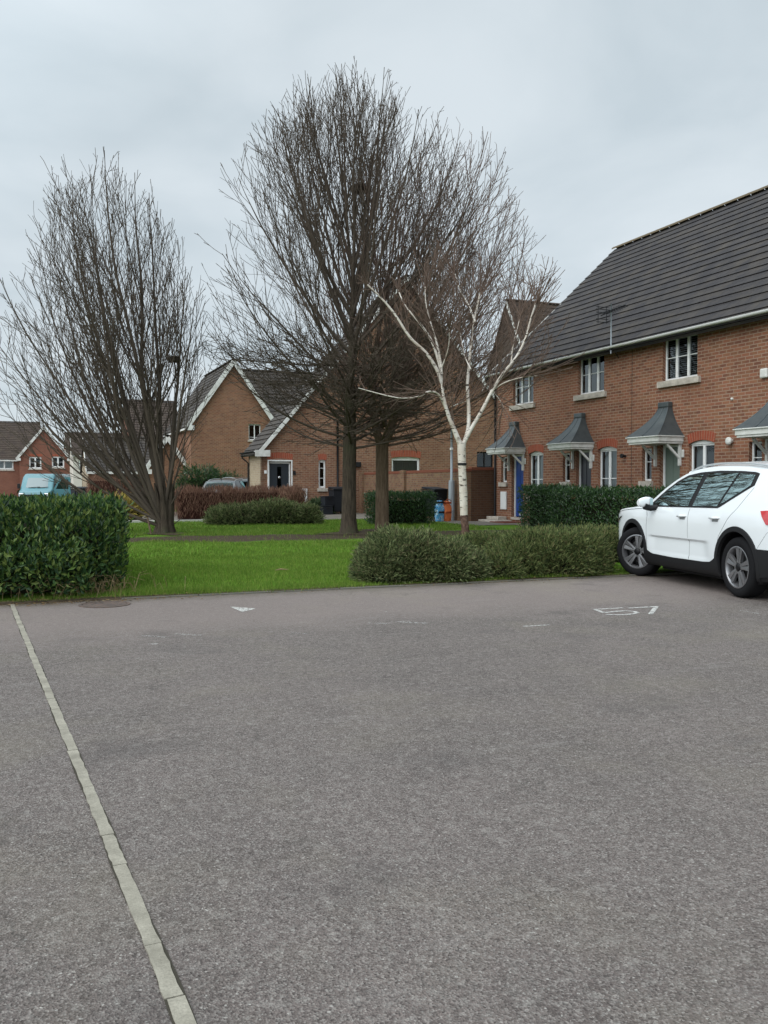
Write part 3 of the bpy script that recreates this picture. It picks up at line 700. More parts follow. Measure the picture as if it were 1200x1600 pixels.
twig_hedge('rounded leafless red brown hedge in front of the pale garage', [(-.1, 34.5, .95, .8, 1.75), (1.0, 34.4, .7, .8, 1.5)], 6000, MAROON)

# ------------------------------------------------------------------ TREES
class Tree:
    def __init__(s, seed): s.r = random.Random(seed); s.tubes = []
    def add(s, pts, rad, n): s.tubes.append((pts, rad, n))
    def branch(s, p, d, L, r, lev, cfg, env):
        r_ = s.r; c = cfg[lev]; n = max(3, int(L / c['seg'])); pts = [p.copy()]; rad = [r]; d = d.normalized(); st = L / n
        dirs = [d.copy()]
        for i in range(n):
            d = d + Vector((r_.gauss(0, c['wob']), r_.gauss(0, c['wob']), r_.gauss(0, c['wob']) * .6 + c['up']))
            d.normalize(); p = p + d * st
            f = (i + 1) / n
            pts.append(p.copy()); rad.append(max(r * (1 - f) ** .75, c['rmin'])); dirs.append(d.copy())
            if env(p) > 1 + r_.uniform(-.06, .10): break
        if len(pts) < n + 1:
            k_ = len(pts) - 1; rad = [max(r * (1 - i / k_) ** .7, c['rmin']) for i in range(k_ + 1)]
        s.add(pts, rad, c['sides'])
        if lev + 1 < len(cfg):
            real = st * (len(pts) - 1); cc = cfg[lev + 1]; k = int(real * cc['dens'] + r_.random())
            for j in range(k):
                f = cc['f0'] + (1 - cc['f0']) * (j + r_.random()) / max(k, 1)
                x = f * (len(pts) - 1); i = min(int(x), len(pts) - 2); q = pts[i].lerp(pts[i + 1], x - i)
                pd = dirs[i]; az = r_.uniform(0, 6.283); ref = Vector((math.cos(az), math.sin(az), r_.uniform(-.4, .4)))
                sd = (ref - pd * ref.dot(pd)).normalized(); an = R(r_.uniform(*cc['ang']))
                nd = pd * math.cos(an) + sd * math.sin(an)
                rr_ = rad[i] * cc['rr']
                s.branch(q, nd, min(cc['L'][1], max(cc['L'][0], L * cc['k'] * r_.uniform(.6, 1.2) * (1.15 - f * .6))), max(rr_, cc['rmin']), lev + 1, cfg, env)
    def build(s, name, mt, parent, minr=None):
        V, F = [], []; off = 0
        for pts, rad, n in s.tubes:
            P = np.array([tuple(p) for p in pts]); m_ = len(P); T = np.gradient(P, axis=0); T /= np.linalg.norm(T, axis=1)[:, None] + 1e-9
            ref = np.array([0, 0, 1.]) if abs(T[0, 2]) < .85 else np.array([1., 0, 0])
            A = np.cross(T, ref); A /= np.linalg.norm(A, axis=1)[:, None] + 1e-9; B = np.cross(T, A); an = np.arange(n) * 2 * np.pi / n
            Rr = np.array(rad)[:, None, None]
            ring = P[:, None, :] + Rr * (A[:, None, :] * np.cos(an)[None, :, None] + B[:, None, :] * np.sin(an)[None, :, None])
            V.append(ring.reshape(-1, 3)); i = np.arange(m_ - 1)[:, None] * n; k = np.arange(n)[None, :]; k2 = (k + 1) % n
            F.append((np.stack([i + k, i + k2, i + n + k2, i + n + k], 2).reshape(-1, 4)) + off); off += m_ * n
        return fastmesh(name, np.concatenate(V), np.concatenate(F), mt, parent, True)
def ell(cx, cy, cz, rx, ry, rt, rb, p=2.0):
    def f(q):
        x, y, z = (q.x - cx) / rx, (q.y - cy) / ry, (q.z - cz); z = z / (rt if z > 0 else rb)
        return (math.hypot(x, y) ** p + abs(z) ** p) ** (1 / p)
    return f
def at(px, d, z=None, py=None):
    x = (px - 600) / 1400 * d
    return Vector((x, d, z if z is not None else EYE + (760 - py) / 1400 * d))
def cfg_tree(d1, d2, d3, rmin=.0045):
    return [dict(seg=.35, wob=.035, up=.045, rmin=.008, sides=6),
            dict(seg=.28, wob=.035, up=.11, rmin=.006, sides=5, dens=d1, f0=.10, ang=(16, 38), k=.55, L=(.8, 4.2), rr=.46),
            dict(seg=.20, wob=.04, up=.085, rmin=.0055, sides=4, dens=d2, f0=.12, ang=(16, 40), k=.5, L=(.5, 2.0), rr=.6),
            dict(seg=.15, wob=.075, up=.07, rmin=rmin, sides=3, dens=d3, f0=.15, ang=(18, 45), k=.5, L=(.22, .8), rr=.7)]
# A: multi-stemmed tree on the left
pa = at(257, 21.4, gz(10.5) - .02)
ta = thing('bare_tree', 'bare multi-stemmed tree fanning out from the ground on the left of the lawn', 'tree', pa)
T = Tree(21); env = ell(-1.42, 0, 3.4, 2.55, 2.2, 5.2, 3.5, 1.9); r_ = T.r
cfgA = cfg_tree(1.55, 2.3, 2.8); cfgA[0]['up'] = .045; cfgA[0]['wob'] = .03
stem = Tree(5)
stem.add([Vector((0, 0, -.05)), Vector((0, 0, .1)), Vector((.01, 0, .3)), Vector((.02, .0, .55))], [.27, .20, .15, .02], 10)
for k_ in range(9):
    a_ = k_ * .698; ca, sa = math.cos(a_), math.sin(a_); sp_ = .10 + .05 * math.sin(k_ * 2.1)
    stem.add([Vector((ca * sp_ * 1.5, sa * sp_, -.05)), Vector((ca * sp_, sa * sp_ * .8, .25)), Vector((ca * sp_ * 1.5 - .03, sa * sp_ * 1.1, .7)), Vector((ca * sp_ * 2.6 - .08, sa * sp_ * 1.5, 1.25))], [.13, .095, .08, .008], 8)
stems = [(-72, 0, 4.6, .09), (-62, .3, 5.2, .10), (-55, -.4, 5.6, .09), (-46, .5, 6.3, .10), (-36, -.2, 6.8, .11), (-27, .6, 7.4, .10), (-18, -.5, 8.2, .12), (-12, .2, 8.6, .13), (-7, -.3, 9.0, .12),
         (-3, .4, 8.6, .12), (0, -.1, 8.2, .12), (3, .3, 7.4, .10), (6, -.3, 6.4, .09), (12, .2, 4.0, .05), (30, -.2, 2.4, .04), (-66, -.7, 4.4, .07), (-41, -.5, 6.6, .10), (-33, .8, 7.2, .09), (-23, -.4, 8.2, .10), (-50, .7, 5.8, .08), (-30, 1.0, 6.0, .08), (1, .9, 6.4, .08), (-20, -1.0, 6.6, .08), (55, .5, 1.8, .03)]
for (a_, y_, L, r0) in stems:
    s0 = Vector((math.sin(R(a_)) * .15, y_ * .14, .15 + r_.uniform(0, .5)))
    dr = Vector((math.sin(R(a_)), y_ * .35, max(math.cos(R(a_)), .25))).normalized()
    T.branch(s0, dr, L, r0 * .52, 0, cfgA, env)
stem.build('trunk', BARK, ta); T.build('crown', TWIG, ta)
nest = MB(); rr = random.Random(2)
def make_nest(px, d, py, r0, name, label):
    m = MB(); c = at(px, d, None, py)
    for i in range(160):
        a1, a2 = rr.uniform(0, 6.28), rr.uniform(-.6, .6); b1 = a1 + rr.uniform(.8, 2)
        m.tube([(r0 * math.cos(a1), r0 * math.sin(a1), r0 * .5 * a2), (r0 * .75 * math.cos((a1 + b1) / 2) * 1.2, r0 * .9 * math.sin((a1 + b1) / 2), r0 * .5 * a2 + rr.uniform(-.04, .04)), (r0 * math.cos(b1), r0 * math.sin(b1), r0 * .6 * a2 + rr.uniform(-.05, .05))], .006, 3, False)
    m.lathe([(.01, -r0 * .5), (r0 * .7, -r0 * .3), (r0 * .85, 0), (r0 * .6, r0 * .1), (.01, -.02)], 12)
    o = m.build(name, TWIG); o.location = c; return tag(o, label, 'nest')
make_nest(272, 21.4, 562, .14, 'bird_nest', 'small twig nest in the left multi-stemmed tree')
make_nest(563, 22.2, 300, .22, 'bird_nest', 'larger twig nest high in the tallest tree')
# support stake
m = MB(); q0 = at(238, 21, None, 845); q1 = at(229, 21.3, None, 800); m.tube([(0, 0, 0), tuple(q1 - q0)], .022, 6)
o = m.build('stake', BARK2); o.location = q0; o.location.z -= .03; tag(o, 'thin leaning stake beside the multi-stemmed tree', 'stake')

# B: tallest
pb = at(545, 22.1, gz(9.7) - .02)
tb = thing('bare_tree', 'tallest bare tree with a dark trunk, left of the pair in the middle', 'tree', pb)
T = Tree(33); r_ = T.r
def env2(c1, c2): return lambda q: min(c1(q), c2(q))
envB = ell(-.05, 0, 5.0, 3.5, 2.9, 5.9, 3.3, 1.9)
stem = Tree(1)
stem.add([Vector((0, 0, -.05)), Vector((0, 0, .12)), Vector((.0, 0, .4)), Vector((.01, 0, 1.2)), Vector((.02, 0, 2.2)), Vector((.03, .02, 2.9)), Vector((.05, .02, 4.2)), Vector((.10, 0, 6.0)), Vector((.18, .05, 8.5))], [.29, .22, .185, .17, .165, .15, .085, .05, .02], 12)
cfgB = cfg_tree(1.7, 2.3, 2.8); cfgB[0]['up'] = .05
for i in range(44):
    hgt = 2.1 + 4.4 * (i / 43) ** 1.2; az = i * 2.39996 + r_.uniform(-.3, .3)
    tilt = 84 - 68 * (i / 43) ** .95 + r_.uniform(-6, 6)
    dr = Vector((math.sin(R(tilt)) * math.cos(az), math.sin(R(tilt)) * math.sin(az), math.cos(R(tilt))))
    T.branch(Vector((.02 + .015 * hgt, 0, hgt)), dr, r_.uniform(6.0, 8.6) if tilt < 55 else r_.uniform(4.2, 5.6), .048 if tilt < 45 else .036, 0, cfgB, envB)
cfgS = [dict(cfgB[0], up=.012, wob=.07), dict(cfgB[1], dens=4.0, up=.02, wob=.08, ang=(25, 60), L=(.5, 1.8)), dict(cfgB[2], dens=4.2, up=.02, wob=.10, ang=(25, 65), L=(.3, 1.0)), dict(cfgB[3], dens=3.0, up=.0)]
for i in range(26):
    az = i * 2.39996; tilt = r_.uniform(58, 92)
    T.branch(Vector((.02, 0, r_.uniform(2.2, 4.2))), Vector((math.sin(R(tilt)) * math.cos(az), math.sin(R(tilt)) * math.sin(az), math.cos(R(tilt)))), r_.uniform(1.8, 3.7), .03, 0, cfgS, envB)
stem.build('trunk', BARK, tb); T.build('crown', TWIG, tb)
# C: right of pair
pc = at(597, 23.0, gz(10.4) - .02)
tc_ = thing('bare_tree', 'bare tree with a light brown trunk, right of the pair in the middle', 'tree', pc)
T = Tree(44); r_ = T.r
envC = ell(1.3, 0, 4.8, 2.95, 2.7, 5.5, 3.0, 1.95)
stem = Tree(1)
stem.add([Vector((0, 0, -.05)), Vector((0, 0, .1)), Vector((0, 0, .4)), Vector((.0, 0, 1.2)), Vector((.0, 0, 2.25))], [.22, .19, .175, .165, .16], 12)
stem.add([Vector((0, 0, 2.2)), Vector((.22, 0, 2.6)), Vector((.38, .05, 3.3)), Vector((.6, .1, 4.6)), Vector((.9, .1, 6.0))], [.13, .11, .09, .06, .03], 8)
stem.add([Vector((0, 0, 2.2)), Vector((-.16, 0, 2.6)), Vector((-.25, .05, 3.3)), Vector((-.2, .1, 4.6)), Vector((.1, .1, 6.0))], [.12, .10, .08, .05, .03], 8)
cfgC = cfg_tree(1.5, 2.2, 2.8)
for i in range(46):
    hgt = 2.2 + 2.6 * (i / 45); az = i * 2.39996 + r_.uniform(-.3, .3)
    tilt = 84 - 64 * (i / 45) ** .9 + r_.uniform(-6, 6)
    dr = Vector((math.sin(R(tilt)) * math.cos(az) + .25, math.sin(R(tilt)) * math.sin(az), math.cos(R(tilt)))).normalized()
    sx_ = (.28 if i % 2 else -.18) * min(1, (hgt - 2.1))
    T.branch(Vector((sx_, .02, hgt)), dr, r_.uniform(4.5, 7.0), .036, 0, cfgC, envC)
for i in range(20):
    az = i * 2.39996; tilt = r_.uniform(58, 92)
    T.branch(Vector((.02, 0, r_.uniform(2.3, 3.8))), Vector((math.sin(R(tilt)) * math.cos(az), math.sin(R(tilt)) * math.sin(az), math.cos(R(tilt)))), r_.uniform(1.6, 3.2), .028, 0, cfgS, envC)
stem.build('trunk', BARK2, tc_); T.build('crown', TWIGR, tc_)
# D: birch, main limbs as seen
DB = 18.6
pd_ = at(728, DB, gz(7) - .03)
td = thing('silver_birch', 'white barked birch with dark base and forked limbs behind the junipers', 'tree', pd_)
def bp(px, py, y=0): return at(px, DB + y, None, py) - pd_
base_ = Tree(1); base_.add([Vector((0, 0, -.05)), bp(728, 850), bp(727, 825), bp(725, 805)], [.10, .088, .083, .080], 10)
wh = Tree(2); wh.add([bp(725, 806), bp(724, 770), bp(722, 735), bp(721, 705), bp(721, 692)], [.079, .086, .083, .088, .09], 10)
limbs = [([(721, 700), (712, 678), (700, 648), (693, 622), (690, 600)], .075, -.1), ([(690, 600), (682, 578), (665, 552), (640, 528), (615, 490), (590, 462), (574, 447)], .05, -.2),
         ([(692, 610), (686, 570), (672, 530), (650, 500), (632, 478), (622, 455)], .042, .3), ([(690, 585), (687, 560), (680, 530), (672, 505), (665, 475), (664, 450)], .034, 0),
         ([(697, 640), (684, 616), (668, 613), (655, 620), (620, 622), (560, 607)], .030, -.7), ([(722, 700), (731, 672), (732, 640), (730, 605), (732, 575), (735, 545), (738, 515), (745, 480), (749, 460)], .058, .4),
         ([(722, 698), (735, 672), (752, 643), (768, 612), (785, 585), (805, 560), (820, 530), (828, 500), (836, 476)], .056, -.2),
         ([(768, 612), (785, 600), (808, 592), (838, 588)], .022, -.3), ([(735, 578), (725, 555), (718, 520)], .022, .5), ([(742, 505), (732, 480), (718, 455), (710, 430)], .026, .2),
         ([(798, 568), (800, 545), (806, 520), (812, 495)], .022, .2), ([(770, 612), (780, 625), (788, 640)], .016, 0), ([(705, 636), (720, 630), (745, 622), (756, 605)], .016, .4), ([(690, 575), (700, 545), (702, 515)], .02, -.3)]
cfgD = [dict(seg=.25, wob=.06, up=.03, rmin=.006, sides=5), dict(seg=.2, wob=.08, up=.03, rmin=.005, sides=4, dens=2.0, f0=.1, ang=(20, 50), k=.5, L=(.5, 1.6), rr=.6),
        dict(seg=.15, wob=.12, up=.0, rmin=.0032, sides=3, dens=2.4, f0=.1, ang=(20, 60), k=.5, L=(.25, .9), rr=.7)]
envD = ell(.3, 0, 4.0, 1.85, 1.7, 2.3, 3.2, 2.0)
fine = Tree(9); r_ = fine.r
for pts, r0, yy in limbs:
    n = len(pts); P = [bp(px, py, yy * (i / (n - 1)) * 1.5) for i, (px, py) in enumerate(pts)]
    # smooth
    Q = []
    for i in range(n - 1):
        p0, p1, p2, p3 = P[max(i - 1, 0)], P[i], P[i + 1], P[min(i + 2, n - 1)]
        for k in range(4):
            t_ = k / 4; Q.append(.5 * ((2 * p1) + (p2 - p0) * t_ + (2 * p0 - 5 * p1 + 4 * p2 - p3) * t_ ** 2 + (3 * p1 - p0 - 3 * p2 + p3) * t_ ** 3))
    Q.append(P[-1]); m_ = len(Q); rad = [r0 * .80 * (1 - .66 * i / (m_ - 1)) for i in range(m_)]
    wh.add(Q, rad, 8)
    for j in range(int(m_ * .9)):
        i = int(m_ * (.25 + .75 * r_.random())); i = min(i, m_ - 2); dd_ = (Q[i + 1] - Q[i]).normalized(); az = r_.uniform(0, 6.28)
        sd = Vector((math.cos(az), math.sin(az), .3)); nd = (dd_ + sd * r_.uniform(.4, .9)).normalized()
        fine.branch(Q[i], nd, r_.uniform(.5, 1.5), .012, 0, cfgD, envD)
    if Q[-1].z > 3.5:
        for j in range(7):
            nd = ((Q[-1] - Q[-2]).normalized() + Vector((r_.gauss(0, .4), r_.gauss(0, .4), r_.uniform(.0, .4)))).normalized()
            fine.branch(Q[-1], nd, r_.uniform(1.0, 2.2), .013, 0, cfgD, envD)
base_.build('trunk_base', BIRCHB, td); wh.build('trunk', BIRCH, td); fine.build('crown', TWIGR, td)
m = MB(); c = bp(722, 725); m.lathe([(.087, -.03), (.094, -.03), (.094, .02), (.087, .02)], 12, org=tuple(c), close=True); m.build('tree_tie', BLACK, td)
# ------------------------------------------------------------------ BUILDING KIT
ZV = Vector((0, 0, 1))
class Fr:   # a wall's own frame: a along it, t inward, b up
    def __init__(s, org, ax, inn): s.o, s.ax, s.inn = Vector(org), Vector(ax), Vector(inn)
    def __call__(s, p): return tuple(s.o + s.ax * p[0] + s.inn * p[1] + ZV * p[2])
def xf(m, fr):
    m.v = [fr(p) for p in m.v]; return m
FRONT = Fr((0, 0, 0), (1, 0, 0), (0, 1, 0))
def arch_pts(x0, x1, zs, rise, n=8):
    if rise <= 0: return [(x1, zs), (x0, zs)]
    w = (x1 - x0) / 2; Rr = (w * w + rise * rise) / (2 * rise); cx, cz = (x0 + x1) / 2, zs + rise - Rr; a = math.asin(w / Rr)
    return [(cx + Rr * math.sin(a - 2 * a * i / n), cz + Rr * math.cos(a - 2 * a * i / n)) for i in range(n + 1)]
def hole_poly(h):
    x0, x1, z0, z1 = h[:4]; rise = h[4] if len(h) > 4 else 0
    return [(x0, z0), (x1, z0)] + arch_pts(x0, x1, z1, rise)
def wall(parent, name, outline, holes, mt, fr=FRONT, thick=.22, uo=0, inner=True):
    m = MB(); polys = [[Vector((p[0], p[1], 0)) for p in outline]] + [[Vector((p[0], p[1], 0)) for p in hole_poly(h)][::-1] for h in holes]
    flat = [p for q in polys for p in q]
    for tri in geometry.tessellate_polygon(polys):
        P = [flat[i] for i in tri]
        cr = (P[1] - P[0]).cross(P[2] - P[0]).z
        if cr < 0: P = P[::-1]
        m.poly([(p.x, 0, p.y) for p in P], [(p.x + uo, p.y) for p in P])
        if inner: m.poly([(p.x, thick, p.y) for p in P[::-1]], [(p.x + uo, p.y) for p in P[::-1]], 1)
    for q in polys[1:]:
        for i in range(len(q)):
            a, b = q[i], q[(i + 1) % len(q)]
            m.poly([(a.x, 0, a.y), (b.x, 0, b.y), (b.x, .14, b.y), (a.x, .14, a.y)], [(a.x + uo, a.y), (b.x + uo, b.y), (b.x + uo + .1, b.y + .1), (a.x + uo + .1, a.y + .1)])
    q = polys[0]
    for i in range(len(q)):
        a, b = q[i], q[(i + 1) % len(q)]
        m.poly([(a.x, 0, a.y), (a.x, thick, a.y), (b.x, thick, b.y), (b.x, 0, b.y)], [(0, a.y), (thick, a.y), (thick, b.y), (0, b.y)])
    xf(m, fr); return m.build(name, [mt, ROOM], parent)
def window(parent, fr, h, cols=2, bars=(), sill=None, curtain=None, dep=.085, fw=.055, mull=None, mt=None, open_top=False):
    x0, x1, z0, z1 = h[:4]; rise = h[4] if len(h) > 4 else 0; mt = mt or WHITE
    m = MB(); e = .004; mull = mull or fw
    y0, y1 = dep, dep + .06
    m.box(x0 + e, x0 + fw, y0, y1, z0 + e, z1); m.box(x1 - fw, x1 - e, y0, y1, z0 + e, z1)
    m.box(x0 + fw, x1 - fw, y0 + .001, y1, z0 + e, z0 + fw * 1.15); m.box(x0 + fw, x1 - fw, y0 + .001, y1, z1 - fw, z1)
    w = x1 - x0
    for c in range(1, cols):
        x = x0 + w * c / cols; m.box(x - mull / 2, x + mull / 2, y0 - .004, y1, z0 + fw * 1.15, z1 - fw)
    for zb in bars:
        for c in range(cols):
            xa = x0 + w * c / cols + (fw if c == 0 else mull / 2); xb = x0 + w * (c + 1) / cols - (fw if c == cols - 1 else mull / 2)
            m.box(xa, xb, y0 + .012, y1 - .012, zb - .011, zb + .011)
    if rise:
        ap = arch_pts(x0 + e, x1 - e, z1, rise - .004)
        m.poly([(p[0], y0 - .02, p[1]) for p in ap][::-1]); m.poly([(p[0], y0 - .02, z1 - .012) for p in (ap[-1], ap[0])] + [(ap[0][0], y1, z1 - .012), (ap[-1][0], y1, z1 - .012)])
        m.poly([(ap[-1][0], y0 - .02, z1 - .012), (ap[0][0], y0 - .02, z1 - .012), (ap[0][0], y0 - .02, z1), (ap[-1][0], y0 - .02, z1)])
    m = xf(m, fr).build('window', mt, parent, bevel=.006)
    g = MB(); g.poly([(x0 + .02, y0 + .03, z0 + .02), (x1 - .02, y0 + .03, z0 + .02), (x1 - .02, y0 + .03, z1 - .02), (x0 + .02, y0 + .03, z1 - .02)]); xf(g, fr).build('pane', GLASS, m)
    if sill:
        s = MB(); mt_s, ex, pr, hh = sill; s.box(x0 - ex, x1 + ex, -pr, dep - .003, z0 - hh, z0 - .002); xf(s, fr).build('sill', mt_s, m, bevel=.008)
    if curtain:
        c = MB(); kind, cm = curtain
        if kind == 'net':
            n = 40; P = []
            for i in range(n + 1):
                x = x0 + w * i / n; P.append([(x, y1 + .10 + .022 * math.sin(i * 1.9), z0), (x, y1 + .10 + .015 * math.sin(i * 1.9 + .4), z1)])
            c.grid(P)
        elif kind == 'sides':
            for xa, xb in ((x0, x0 + w * .26), (x1 - w * .26, x1)):
                P = []
                for i in range(15):
                    x = xa + (xb - xa) * i / 14; P.append([(x, y1 + .10 + .025 * math.sin(i * 2.2), z0), (x, y1 + .1 + .025 * math.sin(i * 2.2), z1)])
                c.grid(P); xf(c, fr).build('curtain', cm, m, smooth=True); c = MB()
        else:
            z = z0 + .03
            while z < z1: c.box(x0, x1, y1 + .05, y1 + .085, z, z + .012); z += .05
        if kind != 'sides': xf(c, fr).build('curtain' if kind != 'blind' else 'blind', cm, m, smooth=(kind != 'blind'))
    return m
def brick_arch(parent, fr, x0, x1, zs, rise, hh=.23, mt=None, fan=.05):
    m = MB(); n = 14; lo = arch_pts(x0, x1, zs, rise, n); hi = arch_pts(x0 - fan, x1 + fan, zs + hh - .02, rise * 1.05 if rise else 0, n) if rise else [(x1 + fan, zs + hh), (x0 - fan, zs + hh)]
    s = 0
    for i in range(len(lo) - 1):
        a, b, c, d = lo[i], lo[i + 1], hi[i + 1], hi[i]; L = math.hypot(a[0] - b[0], a[1] - b[1])
        m.poly([(b[0], -.005, b[1]), (a[0], -.005, a[1]), (d[0], -.005, d[1]), (c[0], -.005, c[1])], [(s + L, .05), (s, .05), (s, .5), (s + L, .5)])
        m.poly([(a[0], -.005, a[1]), (b[0], -.005, b[1]), (b[0], .02, b[1]), (a[0], .02, a[1])]); m.poly([(c[0], -.005, c[1]), (d[0], -.005, d[1]), (d[0], .02, d[1]), (c[0], .02, c[1])])
        s += L
    return xf(m, fr).build('brick_arch', mt or ARCH, parent)
def roof_slope(parent, name, mt, p0, al, sl, L, S, course=.30, lift=.038, uo=0, thick=.07):
    al, sl = Vector(al).normalized(), Vector(sl).normalized(); p0 = Vector(p0); nn = al.cross(sl)
    if nn.z < 0: nn = -nn
    m = MB(); n = max(1, round(S / course)); c = S / n; flip = al.cross(sl).z < 0
    def q(a, b, c_, d, uv=None):
        pts = [a, b, c_, d]
        if flip: pts = pts[::-1]; uv = uv[::-1] if uv else None
        m.poly([tuple(x) for x in pts], uv)
    for i in range(n):
        lo = p0 + sl * (c * i); up = p0 + sl * (c * (i + 1) + .015)
        A, B = lo + nn * lift, lo + al * L + nn * lift; C, D = up + al * L + nn * .008, up + nn * .008
        q(A, B, C, D, [(uo, c * i), (uo + L, c * i), (uo + L, c * (i + 1)), (uo, c * (i + 1))])
        lo2 = lo + sl * .035   # recess under the lower edge
        q(lo + nn * (lift - .014), lo + al * L + nn * (lift - .014), B, A, [(uo, c * i + .05), (uo + L, c * i + .05), (uo + L, c * i + .06), (uo, c * i + .06)])
        q(lo2 - nn * .0, lo2 + al * L - nn * .0, lo + al * L + nn * (lift - .014), lo + nn * (lift - .014), [(0, 0)] * 4)
        q(lo + nn * (lift), D, lo2, lo + nn * (lift - .014), [(0, 0)] * 4); q(B, lo + al * L + nn * (lift - .014), lo2 + al * L, C, [(0, 0)] * 4)
    a, b = p0 - nn * thick, p0 + al * L - nn * thick; c2, d2 = b + sl * S, a + sl * S
    q(d2, c2, b, a); q(a, b, p0 + al * L, p0); q(b, c2, c2 + nn * thick, b + nn * thick); q(d2, a, a + nn * thick, d2 + nn * thick)
    m.uv = [u if u is not None else None for u in m.uv]
    return m.build(name, mt, parent)
def ridge_tiles(parent, a, b, mt, r=.11):
    a, b = Vector(a), Vector(b); d = b - a; n = max(1, int(d.length / .45)); m = MB(); side = d.cross(ZV).normalized()
    for i in range(n):
        p, q = a + d * (i / n), a + d * ((i + 1) / n - .012 / d.length * 1); P = []
        for k in range(7):
            an = math.pi * k / 6; off = side * (r * math.cos(an)) + ZV * (r * math.sin(an) * .8 - .02)
            P.append([p + off * 1.04, q + off])
        m.grid(P)
    return m.build('ridge_tiles', mt, parent, True)
def verge(parent, pts, w, h, mt, name='bargeboard'):
    m = MB()
    for a, b in zip(pts[:-1], pts[1:]): m.bar(a, b, w, h)
    return m.build(name, mt, parent)
def downpipe(parent, pts, r=.034, mt=None, name='downpipe'):
    m = MB(); m.tube(pts, r, 8); return m.build(name, mt or BLACK, parent, True)
def gutter(parent, a, b, r=.055, mt=None):
    a, b = Vector(a), Vector(b); d = (b - a); side = d.cross(ZV).normalized(); P = []
    for k in range(9):
        an = math.pi + math.pi * k / 8; off = side * r * math.cos(an) + ZV * r * math.sin(an); P.append([a + off, b + off])
    m = MB(); m.grid(P); m.grid([[p[0] * .999 + ZV * .002, p[1] + ZV * .002] for p in P], flip=True)
    return m.build('gutter', mt or BLACK, parent, True)
def door(parent, fr, x0, x1, z0, z1, mt, dep=.10, fan=0, letter=True, glazed=0, knob_side=1, panels=True, plate=METER):
    f = MB(); fw = .06
    f.box(x0 + .004, x0 + fw, dep, dep + .07, z0, z1); f.box(x1 - fw, x1 - .004, dep, dep + .07, z0, z1); f.box(x0 + fw, x1 - fw, dep + .001, dep + .07, z1 - fw, z1 - .003)
    xf(f, fr).build('door_frame', WHITE, parent, bevel=.005)
    d = MB(); a, b, c, e = x0 + fw, x1 - fw, z0 + .02, z1 - fw; d.box(a, b, dep + .03, dep + .07, c, e); w = b - a
    if panels:
        for (pa, pb) in ((.14, .46), (.54, .86)):
            for (za, zb) in ((.08, .38), (.46, .93)):
                if glazed and za > .4: continue
                d.box(a + w * pa, a + w * pb, dep + .018, dep + .031, c + (e - c) * za, c + (e - c) * zb)
    dd = xf(d, fr).build('door', mt, parent, bevel=.008)
    if glazed:
        g = MB(); g.box(a + w * .40, a + w * .60, dep + .02, dep + .031, c + (e - c) * .35, c + (e - c) * .93); xf(g, fr).build('door_glass', CARGLASS, dd)
        g = MB(); g.lathe([(0, 0), (.055, 0), (.055, -.03), (.03, -.04), (0, -.04)], 14, 'y', (a + w * .5, dep + .016, c + (e - c) * .70)); xf(g, fr).build('knocker', CHROME, dd, True)
    if letter:
        g = MB(); g.box(a + w * .34, a + w * .66, dep + .012, dep + .030, c + (e - c) * .405, c + (e - c) * .44); xf(g, fr).build('letterbox', CHROME, dd, bevel=.004)
    g = MB(); kx = a + w * (.08 if knob_side < 0 else .92); g.box(kx - .015, kx + .015, dep + .005, dep + .03, c + .92, c + 1.10); xf(g, fr).build('handle', CHROME, dd, bevel=.005)
    if plate is METER and letter:
        g = MB(); g.box(a + w * .35, a + w * .75, dep + .022, dep + .0295, c + .04, c + .10); xf(g, fr).build('kick_plate', WHITE, dd)
    t = MB(); t.box(x0, x1, -.03, dep, z0 - .08, z0 - .004); xf(t, fr).build('threshold', STONE, parent, bevel=.006)
    return dd
def planeu(px, v):   # u on the vertical plane v seen at photo column px
    k = (px - 600) / 1400; A, C = -.33 - math.sin(PHI) * v, 11.7 + math.cos(PHI) * v
    return (C * k - A) / (math.cos(PHI) - math.sin(PHI) * k)
def planez(px, py, v):
    p = uv2w(planeu(px, v), v); return EYE + (760 - py) / 1400 * p.y

